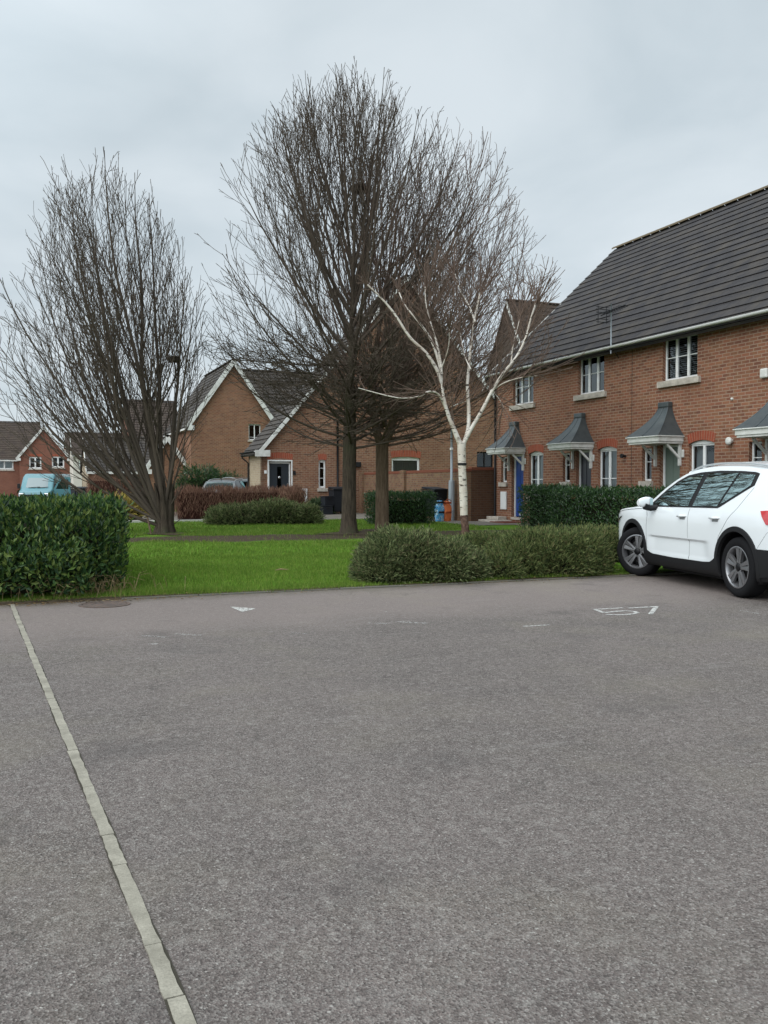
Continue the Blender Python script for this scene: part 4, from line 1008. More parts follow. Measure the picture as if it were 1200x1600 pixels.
# ------------------------------------------------------------------ TERRACE of small houses on the right
W = 3.54; PITCH = R(43); ZE = 4.93
DOORS = [(BLUED, 'blue'), (BLACKD, 'black'), (SAGED, 'sage green'), (DARKG, 'charcoal'), (BLACKD, 'dark'), (BLUED, 'navy')]
def canopy(parent, x0, x1, pr, z0, z1):
    m = MB(); n = 12; cx = (x0 + x1) / 2; P = []
    def ring(s):
        f = (1 - s) ** 1.55   # concave sweep
        hw = .165 + ((x1 - x0) / 2 - .165) * f; p = .13 + (pr - .13) * f; z = z0 + (z1 - z0 - .12) * s
        return [(cx - hw, -.003, z), (cx - hw, -p, z), (cx + hw, -p, z), (cx + hw, -.003, z)]
    rings = [ring(i / n) for i in range(n + 1)]
    for i in range(n):
        for j in range(3): m.poly([rings[i][j], rings[i][j + 1], rings[i + 1][j + 1], rings[i + 1][j]])
    c = m.build('canopy', LEAD, parent)
    r_ = MB()   # rolled seams on the hips and down the front
    for j in (1, 2): r_.tube([Vector(rings[i][j]) for i in range(n + 1)], .013, 5)
    for f in (.5,): r_.tube([Vector(rings[i][1]).lerp(Vector(rings[i][2]), f) + Vector((0, -.002, .004)) for i in range(n + 1)], .011, 5)
    r_.build('seams', LEAD, c, True)
    t = MB(); t.box(cx - .185, cx + .185, -.155, -.003, z1 - .15, z1 - .02); t.build('cap', LEAD, c, bevel=.02)
    f = MB(); zf = z0 - .19; f.box(x0 + .02, x1 - .02, -pr + .02, -.004, zf + .06, z0 - .02); f.box(x0 + .045, x1 - .045, -pr + .045, -.005, zf + .012, zf + .061); f.box(x0 - .012, x1 + .012, -pr - .012, -.003, z0 - .021, z0 + .004)
    f.build('fascia', TRIM, c, bevel=.006)
    for x in (x0 + .20, x1 - .12):
        b = MB(); b.box(x - .03, x + .03, -.065, -.004, zf - .50, zf + .01); b.bar((x, -.035, zf - .33), (x, -.42, zf + .0), .05, .05, up=(1, 0, 0)); b.build('bracket', TRIM, c)
    return c
def antenna():
    t = thing('tv_aerial', 'thin television aerial on a mast at the terrace eaves', 'aerial', tuple(uv2w(10.36 - .32, 14.9 - 6.62, 4.75)), PHI - R(90))
    m = MB(); m.tube([(0, 0, .0), (0, 0, 1.28)], .018, 6); m.build('mast', GREYM, t, True)
    m = MB(); m.tube([(-.30, -.1, 1.02), (.42, .12, 1.18)], .016, 5)
    for i in range(8):
        x = -.12 + i * .07; z = 1.045 + i * .0155; m.tube([(x, -.05 - .15 + i * .02, z), (x, -.05 + .15 + i * .02, z)], .009, 4)
    m.build('boom', BLACK, t)
    m = MB()
    for zz in (.85, .93, 1.10, 1.18, 1.24): m.tube([(-.28, -.26, zz), (-.28, .12, zz)], .009, 4)
    m.tube([(-.28, -.2, .82), (-.28, -.2, 1.27)], .012, 4); m.tube([(-.28, .06, .82), (-.28, .06, 1.27)], .012, 4); m.build('reflector', BLACK, t)
    m = MB(); m.box(-.03, .03, -.03, .09, .1, .2); m.tube([(.0, .03, .15), (.0, .25, -.1)], .012, 4); m.build('wall_bracket', BLACK, t)
NU = 6
for i in range(NU):
    nm = DOORS[i][1]
    lab = ['far end brick terraced house with the blue front door', 'brick terraced house with the black front door, second from the far end', 'brick terraced house with the sage green front door',
           'brick terraced house rising behind the rear of the white car', 'nearer brick terraced house outside the right edge of the photo', 'nearest brick terraced house outside the right edge of the photo'][i]
    p = uv2w(10.36, 14.9 - i * W, 0)
    t = thing('terraced_house', lab, 'house', p, PHI - R(90), 'joined terraced houses on the right')
    zb = -.3; hd = (1.08, 1.80, .37 - .12 * min(i, 2), 2.34); zd = hd[2]
    wg = (2.10, 2.93, 1.02 - .05 * min(i, 1), 2.32, .08); wn = (.42, .78, 1.47, 2.29); wu = (1.16, 2.36, 3.87, 4.90)
    wall(t, 'wall', [(0.002 if i else 0, zb), (W - .002, zb), (W - .002, ZE), (0.002 if i else 0, ZE)], [hd, wg, wn, wu], BR_T, uo=i * W)
    # rest of the shell
    wall(t, 'back_wall', [(0, zb), (W, zb), (W, ZE), (0, ZE)], [], BR_T, Fr((W, 9.48, 0), (-1, 0, 0), (0, -1, 0)), uo=i)
    rz = ZE + 4.74 * math.tan(PITCH)
    if i in (0, NU - 1):
        gp_ = [(0, zb), (9.48 - .002, zb), (9.48 - .002, ZE), (4.74, rz - .02), (.002, ZE), (.002, zb)]
        fr = Fr((0, 9.48, 0), (0, -1, 0), (1, 0, 0)) if i == 0 else Fr((W, 0, 0), (0, 1, 0), (-1, 0, 0))
        wall(t, 'gable_wall', [(.003, zb), (9.477, zb), (9.477, ZE), (4.74, rz - .03), (.003, ZE)], [], BR_T, fr)
    x0 = -.10 if i == 0 else 0; x1 = W + (.10 if i == NU - 1 else 0); Lr = x1 - x0
    ov = .30; S = (4.74 + ov) / math.cos(PITCH)
    rf = roof_slope(t, 'roof', TILE, (x0, -ov, ZE + .07 - ov * math.tan(PITCH) + .10), (1, 0, 0), (0, math.cos(PITCH), math.sin(PITCH)), Lr, S, .335, lift=.036, uo=i * W)
    roof_slope(t, 'roof', TILE, (x1, 9.48 + ov, ZE + .07 - ov * math.tan(PITCH) + .10), (-1, 0, 0), (0, -math.cos(PITCH), math.sin(PITCH)), Lr, S, .335, lift=.036)
    zrg = ZE + .17 + 4.74 * math.tan(PITCH)
    ridge_tiles(rf, (x0, 4.74, zrg + .03), (x1, 4.74, zrg + .03), mat('lichened ridge tile', (.12, .095, .062), .9, .1), .12)
    f = MB(); f.box(x0 + (.0), x1, -ov + .02, -ov + .045, ZE - .065, ZE + .035); f.box(x0, x1, -ov + .045, -.002, ZE - .04, ZE - .025); f.build('fascia', TRIM, t)
    gutter(t, (x0, -ov - .030, ZE + .005), (x1, -ov - .030, ZE + .005), .052, WHITE)
    if i == 0: verge(t, [(x0 + .02, -ov, ZE - .09), (x0 + .02, 4.74, zrg - .17)], .03, .16, TRIM)
    # openings
    cur = [('net', CURT), ('net', CURT), ('sides', BLIND), ('net', CURT), ('net', CURT), ('net', CURT)][i]
    window(t, FRONT, wg, 2, (1.55,), (STONE, .07, .07, .12), cur, fw=.05, mull=.075)
    brick_arch(t, FRONT, wg[0], wg[1], wg[3] + .001, .08)
    window(t, FRONT, wn, 1, (1.95,), (STONE, .07, .07, .14), None, fw=.045)
    window(t, FRONT, wu, 3, (4.42,), (STONE, .12, .08, .15), [('sides', CURT), ('sides', BLIND), ('blind', BLIND), ('net', CURT), ('net', CURT), ('net', CURT)][i], fw=.05, mull=.07)
    door(t, FRONT, hd[0], hd[1], zd, hd[3], DOORS[i][0])
    canopy(t, .76, 1.95, .76, 2.52, 3.38)
    s = MB(); s.box(1.0, 1.9, -.75, -.04, zb, zd - .13); s.build('doorstep', STONE if i else mat('red clay step', (.13, .045, .03), .85, .2), t, bevel=.01)
    # small fittings seen on the wall
    if i in (0, 1, 3):
        m = MB(); m.box(.46, .82, -.055, -.003, .60, 1.17); m.build('meter_box', METER, t, bevel=.012)
    m = MB(); m.box(1.88, 1.96, -.04, -.003, 2.02, 2.20); m.build('doorbell_box', TRIM, t, bevel=.01)
    if i == 0:
        downpipe(t, [(.10, -.30, ZE - .02), (.10, -.2, ZE - .14), (.10, -.05, ZE - .32), (.10, -.045, .1)])
    if i in (1, 3, 4):
        j = MB(); j.box(W - .012, W + .006, -.0035, -.001, zb, ZE); j.build('movement_joint', mat('dark sealant', (.06, .035, .03), .9, .1), t)
    if i == 1:
        m = MB(); m.tube([(3.30, -.003, 2.12), (3.30, -.10, 2.12)], .03, 8); m.lathe([(.0, -.14), (.06, -.14), (.05, -.08), (.02, -.07)], 10, 'y', (3.30, 0, 2.12)); m.build('outside_lamp', BLACK, t)
    if i == 2:
        m = MB(); m.lathe([(.045, -.002), (.045, -.06), (.085, -.07), (.085, -.11), (.05, -.13), (.0, -.13)], 16, 'y', (3.46, 0, 2.33)); m.build('boiler_flue', TRIM, t, True)
        m = MB(); m.lathe([(.03, -.002), (.03, -.03), (0, -.035)], 12, 'y', (3.46, 0, 3.25)); m.build('vent_cap', TRIM, t, True)
    if i == 3:
        m = MB(); m.box(.76, .96, -.08, -.003, 3.60, 3.80); m.build('alarm_box', TRIM, t, bevel=.03)
        m = MB(); m.lathe([(.045, -.002), (.045, -.06), (.085, -.07), (.085, -.11), (0, -.13)], 16, 'y', (3.2, 0, 2.33)); m.build('boiler_flue', TRIM, t, True)
antenna()
# steps by the meter box of the end house
t = thing('stone_steps', 'two low pale stone steps under the meter box by the blue door', 'steps', uv2w(10.05, 14.55, gz(14.5)), PHI - R(90))
m = MB(); m.box(-.25, .85, -.35, .27, -.05, .07); m.build('lower_step', STONE, t, bevel=.01); m = MB(); m.box(-.25, .5, -.05, .27, .072, .17); m.build('upper_step', STONE, t, bevel=.01)

# ------------------------------------------------------------------ GARDEN WALL
def gwall(name, label, u, v, rz, L, h, th, bm, pier_at=(), coping=True):
    t = thing(name, label, 'wall', uv2w(u, v, gz(v)), rz)
    m = MB(); m.box(0, L, 0, th, -.2, h); m.build('brickwork', bm, t)
    if coping: m = MB(); m.box(-.01, L + .01, -.012, th + .012, h + .002, h + .10); m.build('coping', mat('dull red coping', (.16, .06, .038), .9, .1), t, bevel=.006)
    for a in pier_at:
        m = MB(); m.box(a - .18, a + .18, -.10, -.004, -.2, h + .02); m.box(a - .19, a + .19, -.11, -.013, h + .021, h + .13); m.build('pier', bm, t)
    return t
# long side: faces the lawn, runs back from the terrace corner
gwall('garden_wall', 'long brown brick garden wall running back behind the bins to the gabled house', 9.3, 24.5, PHI - R(90), 9.55, 1.62, .22, BR_W, (4.6, .2))
gwall('garden_wall', 'short dark brick garden wall joining the end terraced house beside the lamp post', 9.53, 14.94, PHI, .825, 1.66, .22, BR_D)

# ------------------------------------------------------------------ GABLED HOUSE in the middle
VG = 24.7; u0 = planeu(409, VG)
tg = thing('gabled_house', 'buff brick gabled house with long sloping roof and black front door behind the trees', 'house', uv2w(u0, VG, 0), PHI)
gx = lambda px: planeu(px, VG) - u0
xa, za = gx(633), planez(633, 437, VG); xl = 0; zl = planez(405, 712, VG) + .06; xr = gx(800); sl = (za - zl) / (xa + .30); zr = za - sl * (xr - xa)
hd = (gx(420), gx(455), .34, planez(438, 722, VG), .06); wn = (gx(498), gx(509.5), planez(503, 763, VG), planez(503, 720, VG), .05); w2 = (gx(612), gx(656.5), 1.75, planez(634, 716, VG), .06)
w3 = (gx(745), gx(771), planez(757, 731, VG), planez(757, 706, VG)); w4 = (gx(684), gx(712), 4.2, 5.2)
wall(tg, 'wall', [(0, -.3), (xr, -.3), (xr, zr - .1), (xa, za - .12), (0, za - .12 - sl * xa)], [hd, wn, w2, w3], BR_G)
DG = 6.0
wall(tg, 'side_wall', [(0, -.3), (2.2, -.3), (2.2, zl + .22), (0, zl + .22)], [], PALE, Fr((0, 2.2, 0), (0, -1, 0), (1, 0, 0)))
wall(tg, 'side_wall', [(0, -.3), (2.2, -.3), (2.2, zr - .1), (0, zr - .1)], [], BR_G, Fr((xr, 0, 0), (0, 1, 0), (-1, 0, 0)))
wall(tg, 'back_wall', [(0, -.3), (xr, -.3), (xr, za - .12 - sl * xa), (xr - xa, za - .12), (0, zr - .1)], [], BR_G, Fr((xr, 2.2, 0), (-1, 0, 0), (0, -1, 0)))
ang = math.atan(sl); ov = .32
SL = (xa + ov) / math.cos(ang); SR = (xr + .25 - xa) / math.cos(ang)
rf = roof_slope(tg, 'roof', TILE_O, (-ov, 2.35, za - sl * (xa + ov)), (0, -1, 0), (math.cos(ang), 0, math.sin(ang)), 2.55, SL, .28, lift=.045)
roof_slope(tg, 'roof', TILE_O, (xr + .25, -.2, za - sl * (xr + .25 - xa)), (0, 1, 0), (-math.cos(ang), 0, math.sin(ang)), 2.55, SR, .28)
ridge_tiles(rf, (xa, -.2, za + .06), (xa, 2.35, za + .06), TILE_B)
verge(tg, [(-ov + .05, -.22, za - sl * (xa + ov) - .06), (xa, -.22, za - .03)], .04, .14, TRIM); verge(tg, [(xr + .25, -.22, za - sl * (xr + .25 - xa) - .07), (xa, -.22, za - .05)], .042, .13, TRIM)
m = MB(); m.box(-ov + .05, -ov + .08, -.2, 2.35, zl - .02, zl + .12); m.box(-ov + .08, 0, -.2, 2.3, zl - .01, zl + .005); m.box(-ov, .30, -.245, -.20, zl - .10, zl + .16); m.build('eaves_box', TRIM, tg)
gutter(tg, (-ov, -.2, zl + .12), (-ov, 2.35, zl + .12)); downpipe(tg, [(-ov, 2.05, zl + .07), (-ov, 2.05, zl - .1), (-.06, 2.05, zl - .32), (-.06, 2.05, .2)])
downpipe(tg, [(gx(527), -.06, .25), (gx(527), -.06, planez(527, 660, VG))], .045)
door(tg, FRONT, hd[0], hd[1], hd[2], hd[3], DARKG, glazed=1, letter=False)
m = MB(); ap = arch_pts(hd[0] + .004, hd[1] - .004, hd[3], .055); m.poly([(p[0], .07, p[1]) for p in ap][::-1]); m.box(hd[0] - .05, hd[0] - .001, -.02, .02, hd[2] - .1, hd[3] + .03); m.box(hd[1] + .001, hd[1] + .05, -.02, .02, hd[2] - .1, hd[3] + .03); m.box(hd[0] - .05, hd[1] + .05, -.022, .02, hd[3] + .031, hd[3] + .085); m.build('door_surround', WHITE, tg)
brick_arch(tg, FRONT, hd[0] - .05, hd[1] + .05, hd[3] + .088, .06, .26)
window(tg, FRONT, wn, 1, (wn[2] + .42, wn[2] + .84), (STONE, .06, .06, .14), None, fw=.075); brick_arch(tg, FRONT, wn[0], wn[1], wn[3] + .001, .05, .26)
window(tg, FRONT, w2, 1, (), (STONE, .06, .06, .12), ('net', CURT), fw=.10); brick_arch(tg, FRONT, w2[0], w2[1], w2[3] + .001, .06, .30)
window(tg, FRONT, w3, 2, (), (STONE, .06, .06, .1), None, fw=.06, mt=BLACK)
m = MB(); m.box(gx(466), gx(479.5), -.09, -.003, planez(470, 786, VG), planez(470, 763.5, VG)); m.build('meter_box', METER, tg, bevel=.015)
m = MB(); m.box(gx(458), gx(461.5), -.06, -.003, planez(460, 742, VG), planez(460, 736, VG)); m.build('door_light', BLACK, tg)
m = MB(); m.box(gx(413), gx(419) - .06, -.02, -.003, planez(414, 740, VG), planez(414, 735, VG)); m.build('house_plaque', METER, tg)
m = MB(); m.box(gx(554), gx(563), -.12, -.003, planez(556, 730, VG), planez(556, 722, VG)); m.build('security_light', BLACK, tg, bevel=.02)

# ------------------------------------------------------------------ OTHER HOUSES
def ridge_house(name, label, ua, ub, v, dep, ze, zr, bm, tm, wins=(), left=True, group=None, leftmat=None, cat='house', doors=()):
    t = thing(name, label, cat, uv2w(ua, v, 0), PHI, group); Lx = ub - ua; hs = [w[0] for w in wins]
    wall(t, 'wall', [(.002, -.3), (Lx - .002, -.3), (Lx - .002, ze), (.002, ze)], hs, bm)
    wall(t, 'back_wall', [(0, -.3), (Lx, -.3), (Lx, ze), (0, ze)], [], bm, Fr((Lx, dep, 0), (-1, 0, 0), (0, -1, 0)))
    g = [(.003, -.3), (dep - .003, -.3), (dep - .003, ze), (dep / 2, zr - .1), (.003, ze)]
    wall(t, 'gable_wall', g, [], leftmat or bm, Fr((0, dep, 0), (0, -1, 0), (1, 0, 0))); wall(t, 'gable_wall', g, [], bm, Fr((Lx, 0, 0), (0, 1, 0), (-1, 0, 0)))
    an = math.atan2(zr - ze, dep / 2); ov = .3; S = (dep / 2 + ov) / math.cos(an); zz = ze - ov * math.tan(an) + .05
    rf = roof_slope(t, 'roof', tm, (-.1, -ov, zz), (1, 0, 0), (0, math.cos(an), math.sin(an)), Lx + .2, S, .30)
    roof_slope(t, 'roof', tm, (Lx + .1, dep + ov, zz), (-1, 0, 0), (0, -math.cos(an), math.sin(an)), Lx + .2, S, .30)
    ridge_tiles(rf, (-.1, dep / 2, zr + .10), (Lx + .1, dep / 2, zr + .10), tm)
    m = MB(); m.box(-.1, Lx + .1, -ov, -ov + .03, zz - .16, zz - .02); m.box(-.1, Lx + .1, -ov + .03, -.002, zz - .13, zz - .11); m.build('fascia', TRIM, t)
    verge(t, [(-.11, -ov, zz - .08), (-.11, dep / 2, zr - .02)], .03, .16, TRIM)
    for w in wins: window(t, FRONT, *w[:1], **w[1])
    return t
def gable_house(name, label, uc, v, hw, dep, ze, zr, bm, tm, wins=(), group=None):
    t = thing(name, label, 'house', uv2w(uc, v, 0), PHI, group); hs = [w[0] for w in wins]
    g = [(-hw, -.3), (hw, -.3), (hw, ze), (0, zr - .1), (-hw, ze)]
    wall(t, 'wall', g, hs, bm); wall(t, 'back_wall', [(p[0], p[1]) for p in g], [], bm, Fr((0, dep, 0), (-1, 0, 0), (0, -1, 0)))
    sd = [(.003, -.3), (dep - .003, -.3), (dep - .003, ze), (.003, ze)]
    wall(t, 'side_wall', sd, [], bm, Fr((-hw, dep, 0), (0, -1, 0), (1, 0, 0))); wall(t, 'side_wall', sd, [], bm, Fr((hw, 0, 0), (0, 1, 0), (-1, 0, 0)))
    an = math.atan2(zr - ze, hw); ov = .28; S = (hw + ov) / math.cos(an); zz = ze - ov * math.tan(an) + .05
    rf = roof_slope(t, 'roof', tm, (-hw - ov, dep, zz), (0, -1, 0), (math.cos(an), 0, math.sin(an)), dep + .2, S, .30)
    roof_slope(t, 'roof', tm, (hw + ov, -.2, zz), (0, 1, 0), (-math.cos(an), 0, math.sin(an)), dep + .2, S, .30)
    ridge_tiles(rf, (0, -.2, zr + .10), (0, dep, zr + .10), tm)
    for s in (-1, 1):
        verge(t, [(s * (hw + ov), -.22, zz - .06), (0, -.22 - .003 * s, zr - .01)], .035, .24, TRIM)
        m = MB(); m.box(*sorted((s * (hw + ov), s * hw)), -.2, dep, zz - .14, zz - .04); m.build('eaves_box', TRIM, t)
        m = MB(); m.box(*sorted((s * (hw + ov + .02), s * (hw - .12))), -.26, -.20, zz - .20, zz + .06); m.build('eaves_end', TRIM, t)
    for w in wins: window(t, FRONT, *w[:1], **w[1])
    return t
VL = 38.5; uc = planeu(365, VL); hw = uc - planeu(300, VL)
gable_house('gabled_house', 'tall orange brown brick gable house behind the maroon hedge, left of the long sloping roof', uc, VL, hw, 8.6, planez(297, 657, VL), planez(366, 566, VL), BR_L, TILE_O,
            [((planeu(389, VL) - uc, planeu(408, VL) - uc, planez(398, 688, VL), planez(398, 663, VL)), dict(cols=2, bars=(4.1,), sill=(STONE, .06, .06, .1)))])
ridge_house('brick_house', 'brick house with a broad dark roof between the two gables, behind the trees', planeu(372, 41) + .5, planeu(560, 41), 41, 7, 4.6, planez(460, 585, 44.5), BR_L, TILE_O, left=False)
ridge_house('brick_house', 'low roofed brick house seen through the multi-stemmed tree, left of the tall gable', planeu(208, 47), planeu(286, 47), 47, 7, 4.4, planez(250, 630, 50.5), BR_F, TILE_B,
            [((1.2, 2.4, 3.0, 4.1), dict(cols=2, sill=(STONE, .06, .06, .1)))])
ridge_house('garage_block', 'single storey garage with a pale side wall and dark roof behind the left hedge', planeu(138, 41.6), planeu(262, 41.6), 41.6, 5.2, 2.35, planez(200, 686, 44.2), BR_G, TILE_O, leftmat=PALE, cat='garage')
gable_house('small_gable', 'narrow white edged brick gable behind the stems of the left tree', planeu(262, 40.5), 40.6, 1.0, .9, 2.6, 4.1, BR_L, TILE_O)
ridge_house('brick_house', 'dark roofed brick house filling the gap behind the terrace end, seen through the birch', planeu(792, 32.6), planeu(792, 32.6) + 11, 28.8, 7.6, 5.2, planez(800, 474, 32.6), BR_T, TILE_B,
            [((1.2, 2.4, 3.7, 4.8), dict(cols=3, bars=(4.3,), sill=(STONE, .1, .07, .12)))], leftmat=TILE_B)
# red house far left
VF = 85; uc = planeu(69.5, VF); hw = uc - planeu(31, VF)
zt = planez(69, 668, VF)
wF = lambda a, b, c, d: ((planeu(a, VF) - uc, planeu(b, VF) - uc, planez(55, d, VF), planez(55, c, VF)), dict(cols=2, bars=((planez(55, d, VF) + planez(55, c, VF)) / 2,), sill=(STONE, .08, .08, .12), fw=.13, mull=.14))
t = gable_house('red_brick_house', 'red brick gabled house with white bargeboards far away at the left edge', uc, VF, hw, 9, planez(28, 712, VF), zt, BR_F, TILE_B, [wF(46, 65.5, 714, 732.5), wF(81.5, 101, 713, 730.5)], group='red brick houses far left')
for a, b in ((46, 65.5), (81.5, 101)): brick_arch(t, FRONT, planeu(a, VF) - uc - .05, planeu(b, VF) - uc + .05, planez(55, 713, VF) + .002, 0, .22)
m = MB(); m.box(planeu(79, VF) - uc, planeu(110, VF) - uc, -.12, -.003, planez(90, 753, VF), planez(90, 749, VF)); m.build('porch_lintel', TRIM, t)
m = MB(); m.box(planeu(82, VF) - uc, planeu(108, VF) - uc, -.05, -.004, 0, planez(90, 753.5, VF)); m.build('garage_door', mat('grey garage door', (.10, .11, .12), .6, .3), t)
ua = planeu(-75, VF); ub = uc - .3
ridge_house('red_brick_house', 'lower red brick wing with a wide white window at the left edge of the photo', ua, ub, VF + .8, 9, planez(20, 715, VF), planez(30, 661, VF + 5), BR_F, TILE_B,
            [((uc - hw - ua - 3.9, uc - hw - ua - .55, planez(10, 733.5, VF), planez(10, 716.5, VF)), dict(cols=4, curtain=('net', CURT), sill=(STONE, .08, .08, .14), fw=.13, mull=.13))], group='red brick houses far left')
CREAM = mat('cream render', (.55, .52, .46), .85, .2)
ridge_house('cream_house', 'sliver of cream rendered house with white window between red house and garage', planeu(113, 80), planeu(113, 80) + 3.2, 78, 6, 4.4, 6.0, CREAM, TILE_B, [((.5, 1.4, 3.0, 4.3), dict(cols=2, fw=.12))])
ridge_house('brick_house', 'distant brown roof beyond the red gable, above the cream house', planeu(104, 110), planeu(104, 110) + 14, 108, 8, 5, 8.2, BR_F, TILE_B)

# ------------------------------------------------------------------ LAMP POST, BINS, BAGS
dL = 29.6; pL = at(705.5, dL, gz(16) - .02)
t = thing('lamp_post', 'slim grey metal lamp post with a thicker base section beside the orange bag', 'lamp post', pL)
m = MB(); m.lathe([(.10, 0), (.10, 1.30), (.085, 1.36), (.0, 1.36)], 14); m.build('base_section', GREYM, t, True, auto=40)
m = MB(); m.tube([(0, 0, 1.34), (0, 0, 3.35)], [.045, .036], 10); m.build('pole', GREYM, t, True)
m = MB(); m.box(-.05, .05, -.103, -.085, .35, .80); m.build('access_door', GREYM, t, bevel=.004)
m = MB(); m.lathe([(.037, 2.35), (.06, 2.36), (.06, 2.42), (.037, 2.43)], 12); m.build('clamp', TRIM, t)
m = MB(); m.lathe([(.0, 3.42), (.05, 3.41), (.052, 3.33), (.036, 3.3)], 12); m.build('cap', GREYM, t, True)
def wheelie(name, label, px, d, rz, mt, lidmt, h=1.07, v=20, group=None, lid_open=0):
    p = at(px, d, gz(v) + .012); t = thing(name, label, 'bin', p, rz, group)
    m = MB(); P = []
    for z, w, dd in ((.10, .22, .25), (.14, .235, .27), (.95 * h / 1.07, .28, .35), (.98 * h / 1.07, .30, .37), (1.0 * h / 1.07, .30, .37)):
        P.append([(-w, -dd, z), (w, -dd, z), (w, dd, z), (-w, dd, z), (-w, -dd, z)])
    m.grid(P); m.poly([P[0][3], P[0][2], P[0][1], P[0][0]]); m.build('body', mt, t, bevel=.012)
    m = MB(); hh = h
    Q = [(-.30, -.39, hh - .06), (.30, -.39, hh - .06), (.30, .34, hh + .005), (-.30, .34, hh + .005)]
    m.poly([(x, y, z + .04 if abs(y) < .35 else z + .03) for x, y, z in Q]); m.poly([(x, y, z - .01) for x, y, z in Q][::-1])
    for a in range(4):
        b = (a + 1) % 4; A, B = Q[a], Q[b]
        m.poly([(A[0], A[1], A[2] - .01), (B[0], B[1], B[2] - .01), (B[0], B[1], B[2] + (.04 if abs(B[1]) < .35 else .03)), (A[0], A[1], A[2] + (.04 if abs(A[1]) < .35 else .03))])
    o = m.build('lid', lidmt, t, bevel=.01)
    m = MB(); m.tube([(-.26, .40, hh - .04), (.26, .40, hh - .04)], .018, 8); m.build('handle', BLACK, t, True)
    for s in (-1, 1):
        m = MB(); m.lathe([(0, -.025), (.09, -.025), (.10, -.01), (.10, .01), (.09, .025), (0, .025)], 14, 'x', (s * .25, .26, .10)); m.build('wheel', RUBBER, t, True, auto=40)
    return t
BINM = mat('black bin plastic', (.012, .014, .018), .6, .22)
wheelie('wheelie_bin', 'black wheelie bin standing by the downpipe, left of the tallest trunk', 527.5, 36.6, PHI, BINM, BINM, v=20)
wheelie('wheelie_bin', 'left of the two black wheelie bins behind the blue recycling bag', 679, 30.4, PHI + .2, BINM, BINM, v=17, group='bins behind the recycling bags')
wheelie('wheelie_bin', 'right of the two black wheelie bins, close to the lamp post', 697, 30.9, PHI - .15, BINM, BINM, v=17, group='bins behind the recycling bags')
def crate(label, px, d, z, h, rz, group):
    p = at(px, d, z); t = thing('recycling_box', label, 'box', p, rz, group); m = MB(); a, b = .22, .17
    m.box(-a, a, -b, b, 0, h - .03); m.box(-a - .02, a + .02, -b - .02, b + .02, h - .028, h - .003); m.build('box', BINM, t, bevel=.012)
    m = MB(); m.box(-.07, .07, -b - .035, -b - .021, h - .12, h - .06); m.build('handle', BLACK, t)
zb_ = gz(20) + .014
crate('lower black recycling box on the ground beside the wheelie bin', 510, 35.9, zb_, .36, PHI, 'black recycling boxes by the door')
crate('upper black recycling box tipped on top of the lower box', 511.5, 36.2, zb_ + .365, .37, PHI + .25, 'black recycling boxes by the door')
def bag(label, px, d, mt, mt2, w, h, seed, strap):
    p = at(px, d, gz(15.6) + .012); t = thing('recycling_bag', label, 'bag', p, PHI); rr = random.Random(seed); P = []
    for i in range(15):
        z = h * i / 14; f = .82 + .22 * math.sin(math.pi * min(1, i / 12)) - (.25 * max(0, i - 11) / 3); row = []
        for k in range(29):
            q = 2 * math.pi * (k % 28) / 28; e = (abs(math.cos(q)) ** 3.5 + abs(math.sin(q)) ** 3.5) ** (-1 / 3.5)
            n_ = 1 + .05 * math.sin(q * 3 + i * .9 + seed) + .035 * math.sin(q * 7 - i * 1.3)
            row.append((w / 2 * e * f * math.cos(q) * n_, w / 2 * .9 * e * f * math.sin(q) * n_, z + .015 * math.sin(q * 5 + i)))
        P.append(row)
    m = MB(); m.grid(P); m.poly(P[-1][:-1]); m.build('sack', mt, t, True, auto=60)
    m = MB()
    for z in (h * .45, h * .93):
        m.lathe([(w * .50, z - .03), (w * .555, z - .03), (w * .555, z + .03), (w * .50, z + .03)], 20, close=True)
    m.build('strap', mt2, t)
    m = MB(); m.tube([(-.1, -w * .42, h * .9), (-.09, -w * .5, h * 1.05), (.0, -w * .45, h * 1.13), (.1, -w * .5, h * 1.04), (.1, -w * .42, h * .9)], .012, 6); m.build('carry_handle', mt2, t, True)
BLUEB = mat('blue woven plastic', (.10, .33, .58), .5, .4); nt_, b_ = nodes(BLUEB); nt_.links.new(mixc(nt_, noise(nt_, coords(nt_), 11, 3, .6, (.50, .60)), (.06, .27, .52), (.45, .58, .66)), b_.inputs['Base Color'])
ORGB = mat('orange woven plastic', (.62, .16, .05), .55, .4)
bag('bright blue woven recycling bag at the end of the dark hedge block', 686.5, 28.9, BLUEB, BLACK, .30, .66, 3, 0)
bag('orange woven recycling bag leaning by the lamp post', 697.5, 29.0, ORGB, mat('dark red strap', (.25, .05, .02), .7, .2), .30, .64, 8, 1)
# ------------------------------------------------------------------ CARS
def pchip(xs, ys):
    xs, ys = np.array(xs, float), np.array(ys, float); h = np.diff(xs); dl = np.diff(ys) / h; n = len(xs); m = np.zeros(n)
    for i in range(1, n - 1):
        if dl[i - 1] * dl[i] > 0:
            w1, w2 = 2 * h[i] + h[i - 1], h[i] + 2 * h[i - 1]; m[i] = (w1 + w2) / (w1 / dl[i - 1] + w2 / dl[i])
    m[0], m[-1] = dl[0], dl[-1]
    def f(x):
        x = min(max(x, xs[0]), xs[-1]); i = min(int(np.searchsorted(xs, x, 'right') - 1), n - 2); t = (x - xs[i]) / h[i]
        return ((2 * t**3 - 3 * t**2 + 1) * ys[i] + (t**3 - 2 * t**2 + t) * h[i] * m[i] + (-2 * t**3 + 3 * t**2) * ys[i + 1] + (t**3 - t**2) * h[i] * m[i + 1])
    return f
